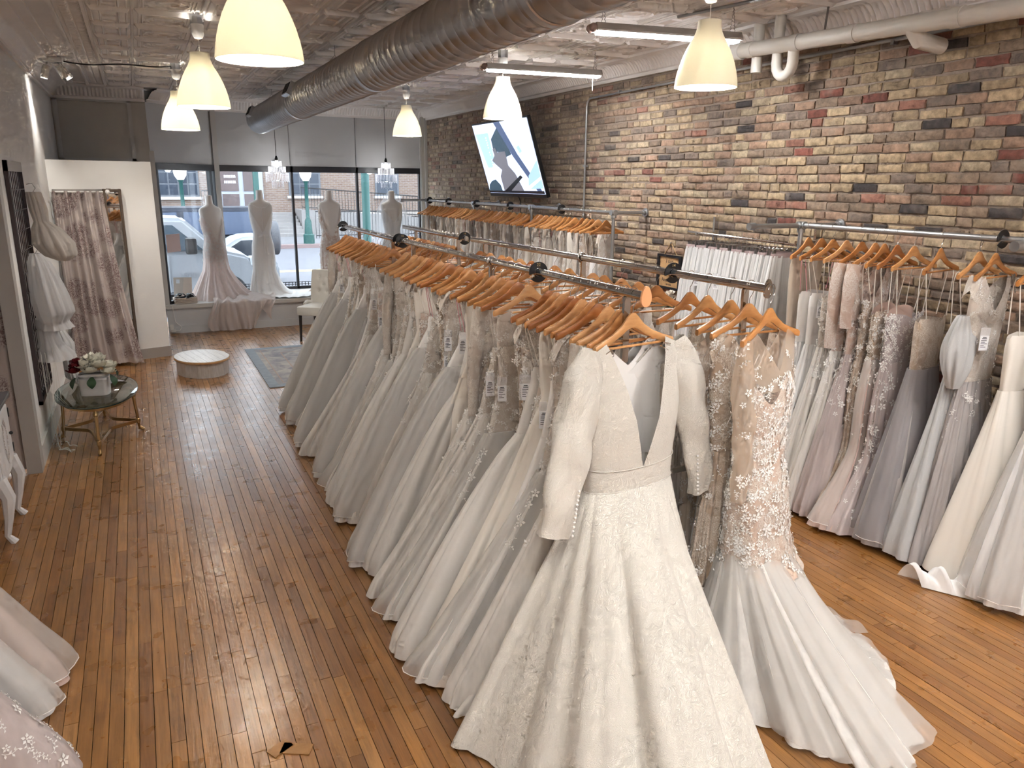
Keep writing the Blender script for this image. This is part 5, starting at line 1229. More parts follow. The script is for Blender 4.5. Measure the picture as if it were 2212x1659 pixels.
# ------------------------------------------------------------------ tufted chair
t = thing('tufted_chair', 'cream tufted dining chair with dark legs near the window', 'chair', (2.24, 11.05, 0), R(-38))
M_CREAM = mat('cream upholstery', (.62, .59, .53), .7, bump=.05, bscale=200)
G().chamfer(-.25, .25, -.26, .24, .37, .50, .035).obj('seat', M_CREAM, t)
def back(u, v):
    x = (u-.5)*.50; z = .44+.52*v; y = .20+.09*v*v
    for bx, bz in ((-.13, .66), (.0, .66), (.13, .66), (-.065, .76), (.065, .76), (-.13, .86), (0, .86), (.13, .86)):
        y += .016*math.exp(-((x-bx)**2+(z-bz)**2)/.0009)
    return (x, y, z)
g = G().grid(44, 40, back); n = len(g.v); g.add([(p[0], p[1]+.07, p[2]) for p in g.v[:n]], [tuple(i for i in f[::-1]) for f in g.f[:]])
edge = [i*40 for i in range(44)]+[43*40+j for j in range(1, 40)]+[i*40+39 for i in range(42, -1, -1)]+[j for j in range(38, 0, -1)]
g.f += [(edge[k], edge[(k+1) % len(edge)], n+edge[(k+1) % len(edge)], n+edge[k]) for k in range(len(edge))]
g.obj('backrest', M_CREAM, t, True, 50)
for s in (-1, 1): G().tube([(s*.25, .20, .49), (s*.25, .08, .52), (s*.245, -.02, .50)], [.035, .03, .018], 8).obj('side_wing', M_CREAM, t)
for bx, bz in ((-.13, .66), (.0, .66), (.13, .66), (-.065, .76), (.065, .76), (-.13, .86), (0, .86), (.13, .86)): G().ball((bx, .20+.09*((bz-.44)/.52)**2+.012, bz), .009, 8, 6).obj('button', M_CREAM, t)
M_ESP = mat('espresso leg', (.012, .009, .008), .35)
for sx in (-.21, .21):
    for sy in (-.22, .22): G().tube([(sx, sy, .38), (sx*1.02, sy*1.06, 0)], [.026, .018], 4).obj('leg', M_ESP, t, False)
# ------------------------------------------------------------------ rug and platform
def mat_rug():
    m, t, b = newmat('faded rug pile'); tc = nd(t, 'ShaderNodeTexCoord')
    n = nd(t, 'ShaderNodeTexNoise', i_Scale=4.5, i_Detail=9.0, i_Distortion=1.5); t.links.new(tc.outputs['Object'], n.inputs['Vector'])
    cr = nd(t, 'ShaderNodeValToRGB'); e = cr.color_ramp.elements; e[0].position = .35; e[0].color = (.20, .20, .22, 1); e[1].position = .65; e[1].color = (.42, .39, .37, 1)
    q = cr.color_ramp.elements.new(.5); q.color = (.31, .30, .30, 1)
    t.links.new(n.outputs[0], cr.inputs[0]); t.links.new(cr.outputs[0], b.inputs['Base Color']); b.inputs['Roughness'].default_value = .95
    n2 = nd(t, 'ShaderNodeTexNoise', i_Scale=90.0); t.links.new(tc.outputs['Object'], n2.inputs['Vector']); bp = nd(t, 'ShaderNodeBump', i_Strength=.4, i_Distance=.01); t.links.new(n2.outputs[0], bp.inputs['Height']); t.links.new(bp.outputs[0], b.inputs['Normal']); return m
t = thing('area_rug', 'faded grey blue rug on the floor before the window', 'rug', (1.12, 8.50, 0)); G().box(0, 1.7, 0, 2.2, 0, .010).obj('pile', mat_rug(), t, False)
M_RB, M_RB2 = mat('rug border blue', (.24, .28, .32), .95, var=.3, vscale=14), mat('rug line rust', (.36, .27, .22), .95, var=.3, vscale=20)
for n_, m, a, w in (('border_band', M_RB, .0, .11), ('border_line', M_RB2, .17, .012), ('border_line', M_RB2, .40, .014)):
    for bx in ((a, a+w, a, 2.2-a), (1.7-a-w, 1.7-a, a, 2.2-a), (a+w, 1.7-a-w, a, a+w), (a+w, 1.7-a-w, 2.2-a-w, 2.2-a)): G().box(bx[0], bx[1], bx[2], bx[3], .009, .0108).obj(n_, m, t, False)
t = thing('round_platform', 'low whitewashed wooden platform with round top', 'platform', (.52, 9.62, 0), R(12)); RXP, RYP = .285, .385
G().lathe([(1.04, .165), (1.06, .170), (1.06, .186), (1.04, .192)], 48, sx=RXP, sy=RYP, capb=True).obj('top_edge', mat_wood('honey wood', (.40, .22, .09), (.52, .31, .14), .4), t, True, 50)
MWW = mat_wood('whitewashed boards', (.50, .48, .45), (.66, .64, .62), .35, False, (60, 5, 10))
for k in range(7):
    x0, x1 = -RXP*1.02+k*2.04*RXP/7, -RXP*1.02+(k+1)*2.04*RXP/7-.002; o = []
    for i in range(7): x = lerp(x0, x1, i/6); o.append((x, RYP*1.03*math.sqrt(max(0, 1-(x/(RXP*1.04))**2))))
    vs = [(x, y, .1935) for x, y in o]+[(x, -y, .1935) for x, y in o[::-1]]; nn = len(vs)
    G().add(vs+[(p[0], p[1], .185) for p in vs], [tuple(range(nn))]+[(i, nn+i, nn+(i+1) % nn, (i+1) % nn) for i in range(nn)]).obj('top_board', MWW, t, False)
for k in range(12):
    a0, a1 = 2*PI*k/12, 2*PI*(k+1)/12; p, q = Vector((RXP*math.cos(a0), RYP*math.sin(a0), 0)), Vector((RXP*math.cos(a1), RYP*math.sin(a1), 0)); q = q+(p-q)*.008
    i_ = lambda w: Vector((w.x*.95, w.y*.95, 0)); up = Vector((0, 0, .166))
    vs = [p, q, i_(q), i_(p), p+up, q+up, i_(q)+up, i_(p)+up]; G().add(vs, [(3, 2, 1, 0), (4, 5, 6, 7), (0, 1, 5, 4), (1, 2, 6, 5), (2, 3, 7, 6), (3, 0, 4, 7)]).obj('side_panel', MWW, t, False)
# ------------------------------------------------------------------ glass table with flowers
t = thing('glass_table', 'oval glass coffee table on brass hoofed legs', 'table', (-.475, 7.46, 0)); M_BRASS = mat('antique brass', (.42, .27, .12), .32, .95)
TA_, TB_, TZ_ = .325, .62, .415
m = M_TGLASS
G().lathe([(.001, TZ_-.012), (.985, TZ_-.012), (1, TZ_-.008), (1, TZ_-.003), (.985, TZ_), (.001, TZ_)], 64, sx=TA_, sy=TB_).obj('glass_top', m, t, True, 40)
G().lathe([(1.003, TZ_-.011), (1.003, TZ_-.002)], 64, sx=TA_, sy=TB_).obj('glass_edge', mat('dark glass edge', (.01, .03, .028), .1), t)
G().lathe([(.86, TZ_-.05), (.88, TZ_-.05), (.88, TZ_-.013), (.86, TZ_-.013), (.86, TZ_-.05)], 48, sx=TA_, sy=TB_).obj('apron_ring', M_BRASS, t, True, 40)
LEGP = []
for k in range(4):
    a = R(-90+k*90); p0 = Vector((TA_*.84*math.cos(a), TB_*.84*math.sin(a), TZ_-.02)); p1 = Vector((TA_*.93*math.cos(a), TB_*.93*math.sin(a), .0)); LEGP.append((p0, p1))
    pts = [p0.lerp(p1, q) for q in (0, .12, .14, .18, .20, .70, .72, .80, .82, .92, .96)]
    o = G().tube(pts, [.017, .016, .021, .021, .014, .012, .019, .019, .013, .010, .014], 10).obj('leg', M_BRASS, t)
    d = Vector((math.cos(a), math.sin(a), 0)); G().tube([p1+Vector((0, 0, .04)), p1+d*.012+Vector((0, 0, .022)), p1+d*.035+Vector((0, 0, .008))], [.013, .016, .012], 8).obj('hoof_foot', M_BRASS, o)
for k in range(4):
    p, q = LEGP[k][0].lerp(LEGP[k][1], .76), LEGP[(k+1) % 4][0].lerp(LEGP[(k+1) % 4][1], .76); pts = []
    for i in range(13): u = i/12; c = p.lerp(q, u); c = c-Vector((c.x, c.y, 0))*(.42*math.sin(PI*u)); pts.append(c)
    g = G()
    for a, b in zip(pts, pts[1:]): 
        dd = (b-a).normalized(); s = Vector((-dd.y, dd.x, 0))*.006; u = Vector((0, 0, .014)); g.add([a-s-u, b-s-u, b+s-u, a+s-u, a-s+u, b-s+u, b+s+u, a+s+u], [(3, 2, 1, 0), (4, 5, 6, 7), (0, 1, 5, 4), (2, 3, 7, 6)])
    g.obj('stretcher', M_BRASS, t, False)
t = thing('flower_bowl', 'white ceramic planter of white peonies and dark red roses on table', 'flowers', (-.475, 7.32, TZ_), R(-12))
def pot(u, v):
    a = 2*PI*u; c, s = math.cos(a), math.sin(a); e = .45; r = (.95+.05*v)*(1 if v < .9 else .99); return (.115*r*math.copysign(abs(c)**e, c), .085*r*math.copysign(abs(s)**e, s), .185*v)
g = G().grid(48, 8, pot, cu=True); g.f.append(tuple(i*8 for i in range(48))[::-1]); g.f.append(tuple(i*8+6 for i in range(48))); g.obj('planter', mat('white ceramic', (.66, .63, .60), .35, bump=.15, bscale=25), t, True, 50)
M_PEO, M_RED = mat('peony petal', (.80, .77, .66), .6), mat('dark red petal', (.16, .006, .012), .6)
for k, (p, r, m) in enumerate((((-.05, -.03, .24), .085, M_PEO), ((.06, -.05, .25), .085, M_PEO), ((.02, .02, .28), .095, M_PEO), ((.12, .02, .22), .075, M_PEO), ((-.06, .05, .25), .08, M_PEO), ((.0, -.09, .21), .07, M_PEO), ((.13, -.06, .19), .065, M_PEO), ((-.145, -.03, .20), .06, M_RED), ((-.125, .0, .27), .055, M_RED), ((-.13, -.05, .25), .045, M_RED))):
    g = G(); blossom(g, p, r, 80+k, 33); g.obj('peony' if m is M_PEO else 'rose', m, t, True, 180)
for k, (p, a) in enumerate((((.01, -.10, .17), -1.57), ((.14, -.04, .17), -.5), ((-.13, -.06, .16), -2.4), ((.13, .07, .22), .6))):
    D = Vector((math.cos(a)*.3, math.sin(a)*.3, -.95)); S = Vector((-math.sin(a), math.cos(a), 0)); C = Vector(p)
    G().grid(5, 7, lambda u, v: C+D*(.10*v)+S*((u-.5)*.075*math.sin(PI*min(.98, .08+v*.9)))+Vector((math.cos(a), math.sin(a), 0))*(.02*math.sin(v*3))).obj('leaf', M_LEAF, t, True, 180)
t = thing('magazine', 'open folded magazine lying on the glass table behind flowers', 'magazine', (-.37, 7.66, TZ_+.001), R(35))
G().grid(10, 4, lambda u, v: (.22*(u-.5), .15*(v-.5), .004+.018*math.sin(PI*u)*(1-.4*v))).obj('pages', mat('magazine print', (.30, .30, .32), .4, var=.7, vscale=30), t, True, 180)
# ------------------------------------------------------------------ curtains
def mat_toile():
    m, t, b = newmat('rose toile cloth'); tc = nd(t, 'ShaderNodeTexCoord')
    n = nd(t, 'ShaderNodeTexNoise', i_Scale=13.0, i_Detail=3.0, i_Distortion=2.4); t.links.new(tc.outputs['Object'], n.inputs['Vector'])
    k = nd(t, 'ShaderNodeMath', operation='PINGPONG'); k.inputs[1].default_value = .09; t.links.new(n.outputs[0], k.inputs[0])
    a = nd(t, 'ShaderNodeMapRange', i_1=.03, i_2=.06); t.links.new(k.outputs[0], a.inputs[0])
    n2 = nd(t, 'ShaderNodeTexVoronoi', i_Scale=4.2); t.links.new(tc.outputs['Object'], n2.inputs['Vector'])
    c = nd(t, 'ShaderNodeMapRange', i_1=.62, i_2=.45); t.links.new(n2.outputs['Distance'], c.inputs[0])
    mu = nd(t, 'ShaderNodeMath', operation='MULTIPLY'); t.links.new(a.outputs[0], mu.inputs[0]); t.links.new(c.outputs[0], mu.inputs[1])
    mx = nd(t, 'ShaderNodeMix', data_type='RGBA'); mx.inputs[6].default_value = (.47, .40, .365, 1); mx.inputs[7].default_value = (.20, .13, .125, 1); t.links.new(mu.outputs[0], mx.inputs[0]); t.links.new(mx.outputs[2], b.inputs['Base Color']); b.inputs['Roughness'].default_value = .85; return m
M_TOILE = mat_toile()
t = thing('curtain', 'rose toile curtain across the corner fitting room doorway', 'curtain', (PB.x, PB.y, 0), pang)
def cur(u, v):
    x = lerp(.01, lerp(.56, .70, v**1.5), u); return (x, -.05-.035*math.sin(u*30+.6*v)*(.5+.5*v)-.02*math.sin(u*53)-.30*v**2*u**2-.05*v, lerp(2.075, .04, v))
G().grid(110, 26, cur).obj('cloth', M_TOILE, t, True, 180)
G().tube([(.0, -.05, 2.065), (.58, -.05, 2.065)], .010, 8).obj('rod', M_WHITEP, t); G().ball((.595, -.055, 2.065), .028, 12, 8).obj('finial', M_WHITEP, t)
t = thing('curtain', 'rose toile curtain beside the white vanity at left edge', 'curtain', (-1.70, 6.68, 0))
G().grid(90, 20, lambda u, v: (.76*u, .03*math.sin(u*32+v)+.015*math.sin(u*51), lerp(2.25, .03, v))).obj('cloth', M_TOILE, t, True, 180)
G().tube([(0, 0, 2.24), (.75, 0, 2.24)], .010, 8).obj('rod', M_WHITEP, t)
# ------------------------------------------------------------------ leaning mirror
MM = PM @ Matrix.Translation((.645, -.03, .13)) @ Matrix.Rotation(R(-1.2), 4, 'X')
t = thing('standing_mirror', 'tall narrow mirror with bronze beaded frame beside the toile curtain', 'mirror', MM.translation, pang); 
w, h = .085, 1.95
G().box(-w, w, -.012, .0, 0, h).obj('mirror_glass', MATS['mirror silver'], t, False)
M_BRZ = mat('beaded bronze frame', (.12, .085, .06), .45, .5)
for s in (-1, 1): G().chamfer(s*w-.014, s*w+.014, -.03, .004, -.02, h+.02, .004).obj('frame_side', M_BRZ, t, False)
for z in (0, h): G().chamfer(-w-.01, w+.01, -.03, .004, z-.016, z+.016, .004).obj('frame_rail', M_BRZ, t, False)
g = G()
for i in range(120): g.ball((w+.012, -.03, h*i/119), .006, 6, 4)
g.obj('bead_trim', M_BRZ, t, kind='stuff')
# ------------------------------------------------------------------ grid panel with veils and sleeves
t = thing('grid_panel', 'framed metal grid display panel fixed on the left wall', 'display grid', (XL, 7.08, .42)); M_GRID = mat('dark grid metal', (.06, .045, .045), .4, .7)
for y0, y1, z0, z1 in ((0, .03, 0, 1.92), (.84, .86, 0, 1.92), (0, .86, 1.84, 1.92), (0, .86, 0, .03)): G().box(.002, .03, y0, y1, z0, z1).obj('frame_bar', M_GRID if z0 == 0 else M_CASING, t, False)
for k in range(8): G().tube([(.022, .10+k*.1, .03), (.022, .10+k*.1, 1.84)], .004, 6).obj('grid_wire', M_GRID, t)
for k in range(11): G().tube([(.028, .03, .10+k*.16), (.028, .84, .10+k*.16)], .004, 6).obj('grid_wire', M_GRID, t)
def puff(name, label, loc, prof, m, seed, fl=.1, ks=(11, 19, 31), hook=True, cat='sleeve'):
    t = thing(name, label, cat, loc, 0, 'accessories on the grid panel'); rg = random.Random(seed); p = [rg.uniform(0, 6) for _ in ks]; k = len(prof)
    def fn(u, v):
        f = v*(k-1); i = min(k-2, int(f)); q = f-i; z, r, dx = (lerp(a, b, q) for a, b in zip(prof[i], prof[i+1])); a = 2*PI*u
        r *= 1+fl*sum(math.sin(kk*a+pp+2*v)/(j+1) for j, (kk, pp) in enumerate(zip(ks, p))); return (dx+r*.75*math.cos(a), r*math.sin(a), z)
    G().grid(72, 22, fn, cu=True).obj('cloth', m, t, True, 180)
    if hook: G().tube([(-.04, 0, .06), (0, 0, .07), (.02, 0, .03), (0, 0, 0)], .003, 5).obj('hook', M_CHROME, t)
    return t
GX = XL+.10; M_IVP = mat_fabric('ivory organza', (.66, .60, .54), .7, trans=.35, alpha=.92)
puff('puff_sleeve', 'ivory puffed organza sleeve hanging highest on the grid panel', (GX+.02, 7.62, 2.10), [(0, .07, 0), (-.14, .085, .02), (-.24, .07, .03), (-.30, .14, .06), (-.42, .20, .10), (-.52, .16, .14), (-.57, .05, .16)], M_IVP, 1, .07)
M_WHT = mat_fabric('white ruffle tulle', (.72, .70, .69), .8, trans=.35, alpha=.9)
puff('tulle_overskirt', 'white gathered tulle piece under the ivory puff sleeve', (GX, 7.35, 1.62), [(0, .05, 0), (-.08, .11, .02), (-.30, .17, .05), (-.48, .19, .08), (-.56, .13, .07), (-.62, .16, .08)], M_WHT, 2, .07)
puff('tulle_ruffle', 'white flared tulle ruffle hanging below the gathered tulle', (GX-.01, 7.40, 1.08), [(0, .09, 0), (-.14, .10, .01), (-.20, .11, .02), (-.32, .19, .05), (-.34, .20, .05)], M_WHT, 3, .05)
puff('lace_glove_bundle', 'white lace sleeve hanging low over the glass table', (GX+.05, 7.72, .92), [(0, .06, 0), (-.12, .10, .03), (-.22, .07, .05), (-.26, .06, .05), (-.42, .07, .06), (-.50, .01, .09)], mat_fabric('white sleeve', (.70, .68, .66), trans=.2), 4, .08)
g = G(); t = thing('ribbon_belts', 'cream ribbon belts trailing from the grid panel onto the floor', 'ribbons', (GX-.02, 7.25, 0)); rg = random.Random(9)
for k in range(9):
    y0 = rg.uniform(-.10, .16); x0 = rg.uniform(-.03, .05); ph = rg.uniform(0, 6); L = rg.uniform(.78, .86); fl_ = rg.uniform(.0, .28) if k < 4 else 0; w = .014
    def rb_(u, v):
        s = v*(L+fl_)
        if s < L-.01: return (x0+.02*math.sin(3*v+ph), y0+(u-.5)*w*2+.015*math.sin(5*v+ph), L-s+.008)
        d = s-L; return (x0+.6*d+.01*math.sin(d*40+ph)+.02*math.sin(3+ph), y0-.75*d+(u-.5)*w*2+.02*math.sin(d*25+ph), .008+.010*(1+math.sin(d*50+ph)))
    o = G().grid(3, 60, rb_).obj('ribbon', mat_fabric('cream ribbon', (.64, .60, .52), .5, trans=.15), t, True, 180)
# ------------------------------------------------------------------ white vanity at the left edge
t = thing('white_vanity', 'white painted cabinet with curved legs cut by the left edge', 'cabinet', (-1.15, 5.55, 0)); M_VAN = mat('aged white paint', (.60, .58, .57), .5, bump=.05)
G().chamfer(-.30, .24, -.26, .26, .36, .82, .01).obj('body', M_VAN, t, False); G().chamfer(-.33, .27, -.29, .29, .82, .85, .008).obj('top', mat('dark stone top', (.10, .10, .11), .2), t, False)
for sx in (-1, 1):
    for sy in (-1, 1):
        c = Vector((-.03+sx*.25, sy*.235, 0)); G().tube([c+Vector((sx*.0, sy*.0, .42)), c+Vector((sx*.035, 0, .30)), c+Vector((sx*.02, 0, .16)), c+Vector((sx*.0, 0, .05)), c+Vector((sx*.035, 0, .0))], [.045, .042, .026, .019, .026], 8).obj('cabriole_leg', M_VAN, t)
d_ = G().chamfer(.238, .25, -.23, .23, .42, .78, .004).obj('door', M_VAN, t, False)
g = G(); rg = random.Random(3)
for k in range(40):
    a = 2*PI*k/40; n = Vector((1, 0, 0)); motif(g, Vector((.249, .06*math.cos(a), .60+.12*math.sin(a))), n, Vector((0, 1, 0)), Vector((0, 0, 1)), .016, k % 2, rg)
g.obj('carved_ornament', mat('carved ornament', (.50, .44, .40), .6), d_, False, kind='stuff'); G().ball((.262, .16, .60), .012, 10, 8).obj('knob', M_DARK, d_)
for z in (.48, .72): G().box(.235, .254, .235, .252, z-.03, z+.03).obj('hinge', M_DARK, d_, False)
# ------------------------------------------------------------------ gowns at the lower left
t = thing('wall_rail', 'clothes rail along the left alcove holding the blush gowns', 'clothes rack', (-1.32, 3.3, 0)); G().tube([(0, -1.6, 1.8), (0, 1.3, 1.8)], .018, 12).obj('rail', M_CHROME, t)
for y in (-1.5, 1.25): G().tube([(0, y, 1.8), (0, y, 0)], .016, 10).obj('post', M_CHROME, t)
ll = [(3.72, dict(top='strap', bodice='blush tulle', skirt='blush tulle', cut='aline', WL=.86, WR=.3, D=.20, over='organza', ks=(5, 9, 14), amp=.05), 'blush pink tulle gown whose skirt enters from the left edge'),
      (3.45, dict(top='strap', bodice='white crepe', skirt='white tulle', cut='aline', WL=.80, WR=.3, D=.14, over='organza', ks=(5, 9, 14)), 'sheer white tulle gown between the pink and embroidered gowns'),
      (3.05, dict(top='strap', bodice='blush lace', skirt='mauve tulle', cut='aline', WL=.92, WR=.3, D=.26, app=900, applim=9, appbase=.9, ks=(4, 7, 12), amp=.05, ur=(PI*.5, PI*1.6)), 'pale gown with white floral embroidery at the lower left corner')]
for i, (y, spec, lab) in enumerate(ll):
    spec = dict(spec, zh=-1.79); hanger((-1.32, y, 1.8), PI, 'wooden hanger on the left alcove rail above the %s' % ('pink tulle gown', 'sheer white gown', 'embroidered pale gown')[i], 'hangers on the alcove rail')
    gown(gown_parts(spec, 820+9*i), (-1.32, y, 1.8), PI+R(-6), lab, 'gowns on the alcove rail')
# small loose things on the floor
t = thing('floor_patch', 'loose broken floor board chips near the bottom edge', 'wood chip', (.30, 2.75, .001))
for p, s, a in (((0, 0), (.045, .028), .5), ((.06, -.03), (.06, .03), -.5)): G().box(-s[0], s[0], -s[1], s[1], 0, .004, Matrix.Translation((p[0], p[1], 0)) @ Matrix.Rotation(a, 4, 'Z')).obj('chip', mat_wood('chip wood', (.28, .13, .04), (.34, .17, .055), .4) if 'chip wood' not in MATS else MATS['chip wood'], t, False)
# ------------------------------------------------------------------ the street outside
M_SNOW = mat('pale wet pavement', (.19, .187, .198), .7, var=.12, vscale=2); M_ROAD = mat('salted asphalt', (.15, .15, .17), .7, var=.15, vscale=1.2); M_KERB = mat('kerb stone', (.24, .17, .165), .8)
GZ = -.35
struct('pavement_near', G().box(-14, 24, 13.62, 15.2, -.6, GZ+.14), M_SNOW); struct('street', G().box(-18, 30, 15.2, 31.5, -.7, GZ), M_ROAD)
struct('pavement_far', G().box(-18, 30, 31.8, 39, -.7, GZ+.15), M_SNOW); struct('kerb_far', G().box(-18, 30, 31.4, 31.8, -.7, GZ+.14), M_KERB)
g = G().box(-18, 30, 23.1, 23.25, GZ, GZ+.004).box(-18, 30, 23.4, 23.55, GZ, GZ+.004); struct('street_line', g, mat('yellow road paint', (.62, .45, .16), .7))
def mat_far_brick():
    m, t, b = newmat('far facade brick'); tc = nd(t, 'ShaderNodeTexCoord'); mp = nd(t, 'ShaderNodeMapping'); mp.inputs['Rotation'].default_value = (R(90), 0, 0); t.links.new(tc.outputs['Object'], mp.inputs[0])
    br = nd(t, 'ShaderNodeTexBrick', i_Scale=1.0); br.inputs['Color1'].default_value = (.22, .155, .12, 1); br.inputs['Color2'].default_value = (.175, .115, .09, 1); br.inputs['Mortar'].default_value = (.25, .22, .205, 1)
    br.inputs['Mortar Size'].default_value = .011; br.inputs['Brick Width'].default_value = .27; br.inputs['Row Height'].default_value = .085
    t.links.new(mp.outputs[0], br.inputs['Vector']); t.links.new(br.outputs[0], b.inputs['Base Color']); b.inputs['Roughness'].default_value = .9; return m
FY = 39.0
t = thing('street_building', 'tan brick building across the street with grid windows', 'building', (5, FY, 0)); T = Matrix.Translation((-5, -FY, 0))
G().box(-16, 32, FY, FY+6, -.3, 8, T).obj('facade', mat_far_brick(), t, False)
G().box(-16, 32, FY-.12, FY, .55, .75, T).obj('stone_band', mat('stone band', (.52, .46, .42), .8), t, False)
M_FGL = mat('far window glass', (.04, .05, .07), .15, spec=.35); M_WFR = mat('white door frame', (.32, .34, .39), .5); M_SILL = mat('stone sill', (.55, .52, .50), .8)
def far_window(x0, x1, z0, z1, nx, nz):
    w = G().box(x0-.06, x1+.06, FY-.05, FY+.02, z0-.06, z1+.06, T).obj('window', mat('window frame dark', (.12, .13, .15), .5), t, False)
    cw, chh = (x1-x0)/nx, (z1-z0)/nz; pm = G().box(.03, cw-.03, -.07, -.045, .03, chh-.03).mesh('pane', M_FGL, False)
    for i in range(nx):
        for j in range(nz): inst('pane', pm, w, (x0+i*cw-5, 0, z0+j*chh))
    G().box(x0-.15, x1+.15, FY-.15, FY, z0-.18, z0-.06, T).obj('sill', M_SILL, t, False)
for a in ((1.0, 2.62, 1.55, 4.1, 4, 5), (6.75, 8.15, 1.60, 4.1, 3, 5), (11.0, 12.1, 1.6, 4.1, 2, 4), (15.5, 17.2, 1.6, 4.1, 4, 5), (-3.8, -2.0, 1.6, 4.1, 4, 5)): far_window(*a)
d = G().box(3.35, 5.5, FY-.10, FY+.02, .75, 4.0, T).obj('entrance_frame', M_WFR, t, False)
for x0, x1, z0, z1 in ((3.62, 4.40, 1.75, 3.0), (3.66, 4.40, .95, 1.62), (4.62, 5.2, 1.75, 3.0), (4.62, 5.2, .95, 1.62)): G().box(x0, x1, FY-.13, FY-.09, z0, z1, T).obj('door_pane', mat('door glass', (.10, .07, .07), .2), d, False)
for z in (2.35, 2.10):
    g = G()
    for k in range(7): g.box(3.78+k*.075, 3.835+k*.075, FY-.14, FY-.125, z, z+.12, T)
    g.obj('door_lettering', mat('white lettering', (.7, .7, .72), .6), d, False, kind='stuff')
G().box(4.78, 5.08, FY-.15, FY-.12, 2.65, 2.92, T).obj('red_sign', mat('red sign', (.60, .05, .06), .5), d, False)
t = thing('entrance_steps', 'broad stone steps up to the building across the street', 'steps', (5.2, 36, GZ)); ms_ = mat('concrete step', (.25, .235, .23), .8)
for k in range(7): G().box(-2.6, 1.6, .38*k, 3.0, .15+.14*k, .15+.14*(k+1)).obj('step', ms_, t, False)
M_IRON = mat('black iron', (.02, .02, .022), .5)
def railing(x0, x1, y, z0, z1, h, label):
    t = thing('iron_railing', label, 'railing', (x0, y, z0)); L = x1-x0; n = int(L/.14); dz = z1-z0
    G().tube([(0, 0, h), (L, 0, h+dz)], .025, 6).obj('top_rail', M_IRON, t); G().tube([(0, 0, .12), (L, 0, .12+dz)], .02, 6).obj('bottom_rail', M_IRON, t)
    g = G()
    for i in range(n+1): u = i/n; g.box(L*u-.009, L*u+.009, -.009, .009, dz*u, dz*u+h)
    g.obj('balusters', M_IRON, t, False, kind='stuff')
railing(6.9, 12.5, 37.0, .95, .55, 1.0, 'sloping black iron railing of the ramp across the street'); railing(7.0, 15.0, 34.6, GZ+.15, GZ+.15, 1.15, 'level black iron railing on the far pavement'); railing(2.65, 3.1, 37.5, .78, .78, 1.0, 'short black iron railing left of the entrance steps')
for k, (x, y) in enumerate(((1.58, 31.9), (6.15, 31.9))):
    t = thing('street_lamp', 'green street lamp with white globe, %s across the street' % ('left one', 'right one by the railing')[k], 'street lamp', (x, y, GZ+.14), 0, 'green street lamps'); mg = mat('green iron', (.009, .07, .062), .45)
    G().lathe([(.22, 0), (.22, .35), (.16, .40), (.13, .9), (.075, 1.0), (.065, 2.35), (.10, 2.40), (.12, 2.44)], 14).obj('post', mg, t)
    G().lathe([(.11, 2.44), (.21, 2.60), (.24, 2.80), (.20, 3.02), (.10, 3.10), (.001, 3.12)], 16).obj('globe', mat('lamp globe', (.85, .84, .80), .3, emit=(1, .93, .82), estr=.45), t)
for k, (x, y, r) in enumerate(((4.25, 31.9, .11), (4.55, 17.0, .09))):
    t = thing('green_pole', 'tall green %s pole' % ('street pole behind the plain white gown', 'fluted post just outside the right window')[k], 'pole', (x, y, GZ)); G().lathe([(r*1.5, 0), (r*1.5, .5), (r, .6), (r*.95, 6.5)], 12).obj('shaft', mat('green iron', (.009, .07, .062)), t)
def bush(x, y, z, r, label):
    t = thing('bush', label, 'bush', (x, y, z)); g = G(); rg = random.Random(int(x*10))
    for k in range(260):
        d = Vector((rg.gauss(0, 1), rg.gauss(0, 1), abs(rg.gauss(0, 1)))).normalized()*r*rg.uniform(.55, 1); a = rg.uniform(0, 6.28); s = rg.uniform(.06, .12)
        u, v = Vector((math.cos(a), math.sin(a), rg.uniform(-.5, .5)))*s, Vector((-math.sin(a), math.cos(a), rg.uniform(-.3, .8)))*s; g.add([d-u, d-v, d+u, d+v], [(0, 1, 2, 3)])
    g.obj('foliage', mat('winter shrub', (.10, .12, .09), .8, var=.4, vscale=5), t, False, kind='stuff')
bush(.9, 37.6, .0, 1.1, 'low dark shrub below the left window across the street'); bush(13.2, 33.8, 0, .6, 'small dark shrub by the railing across the street')
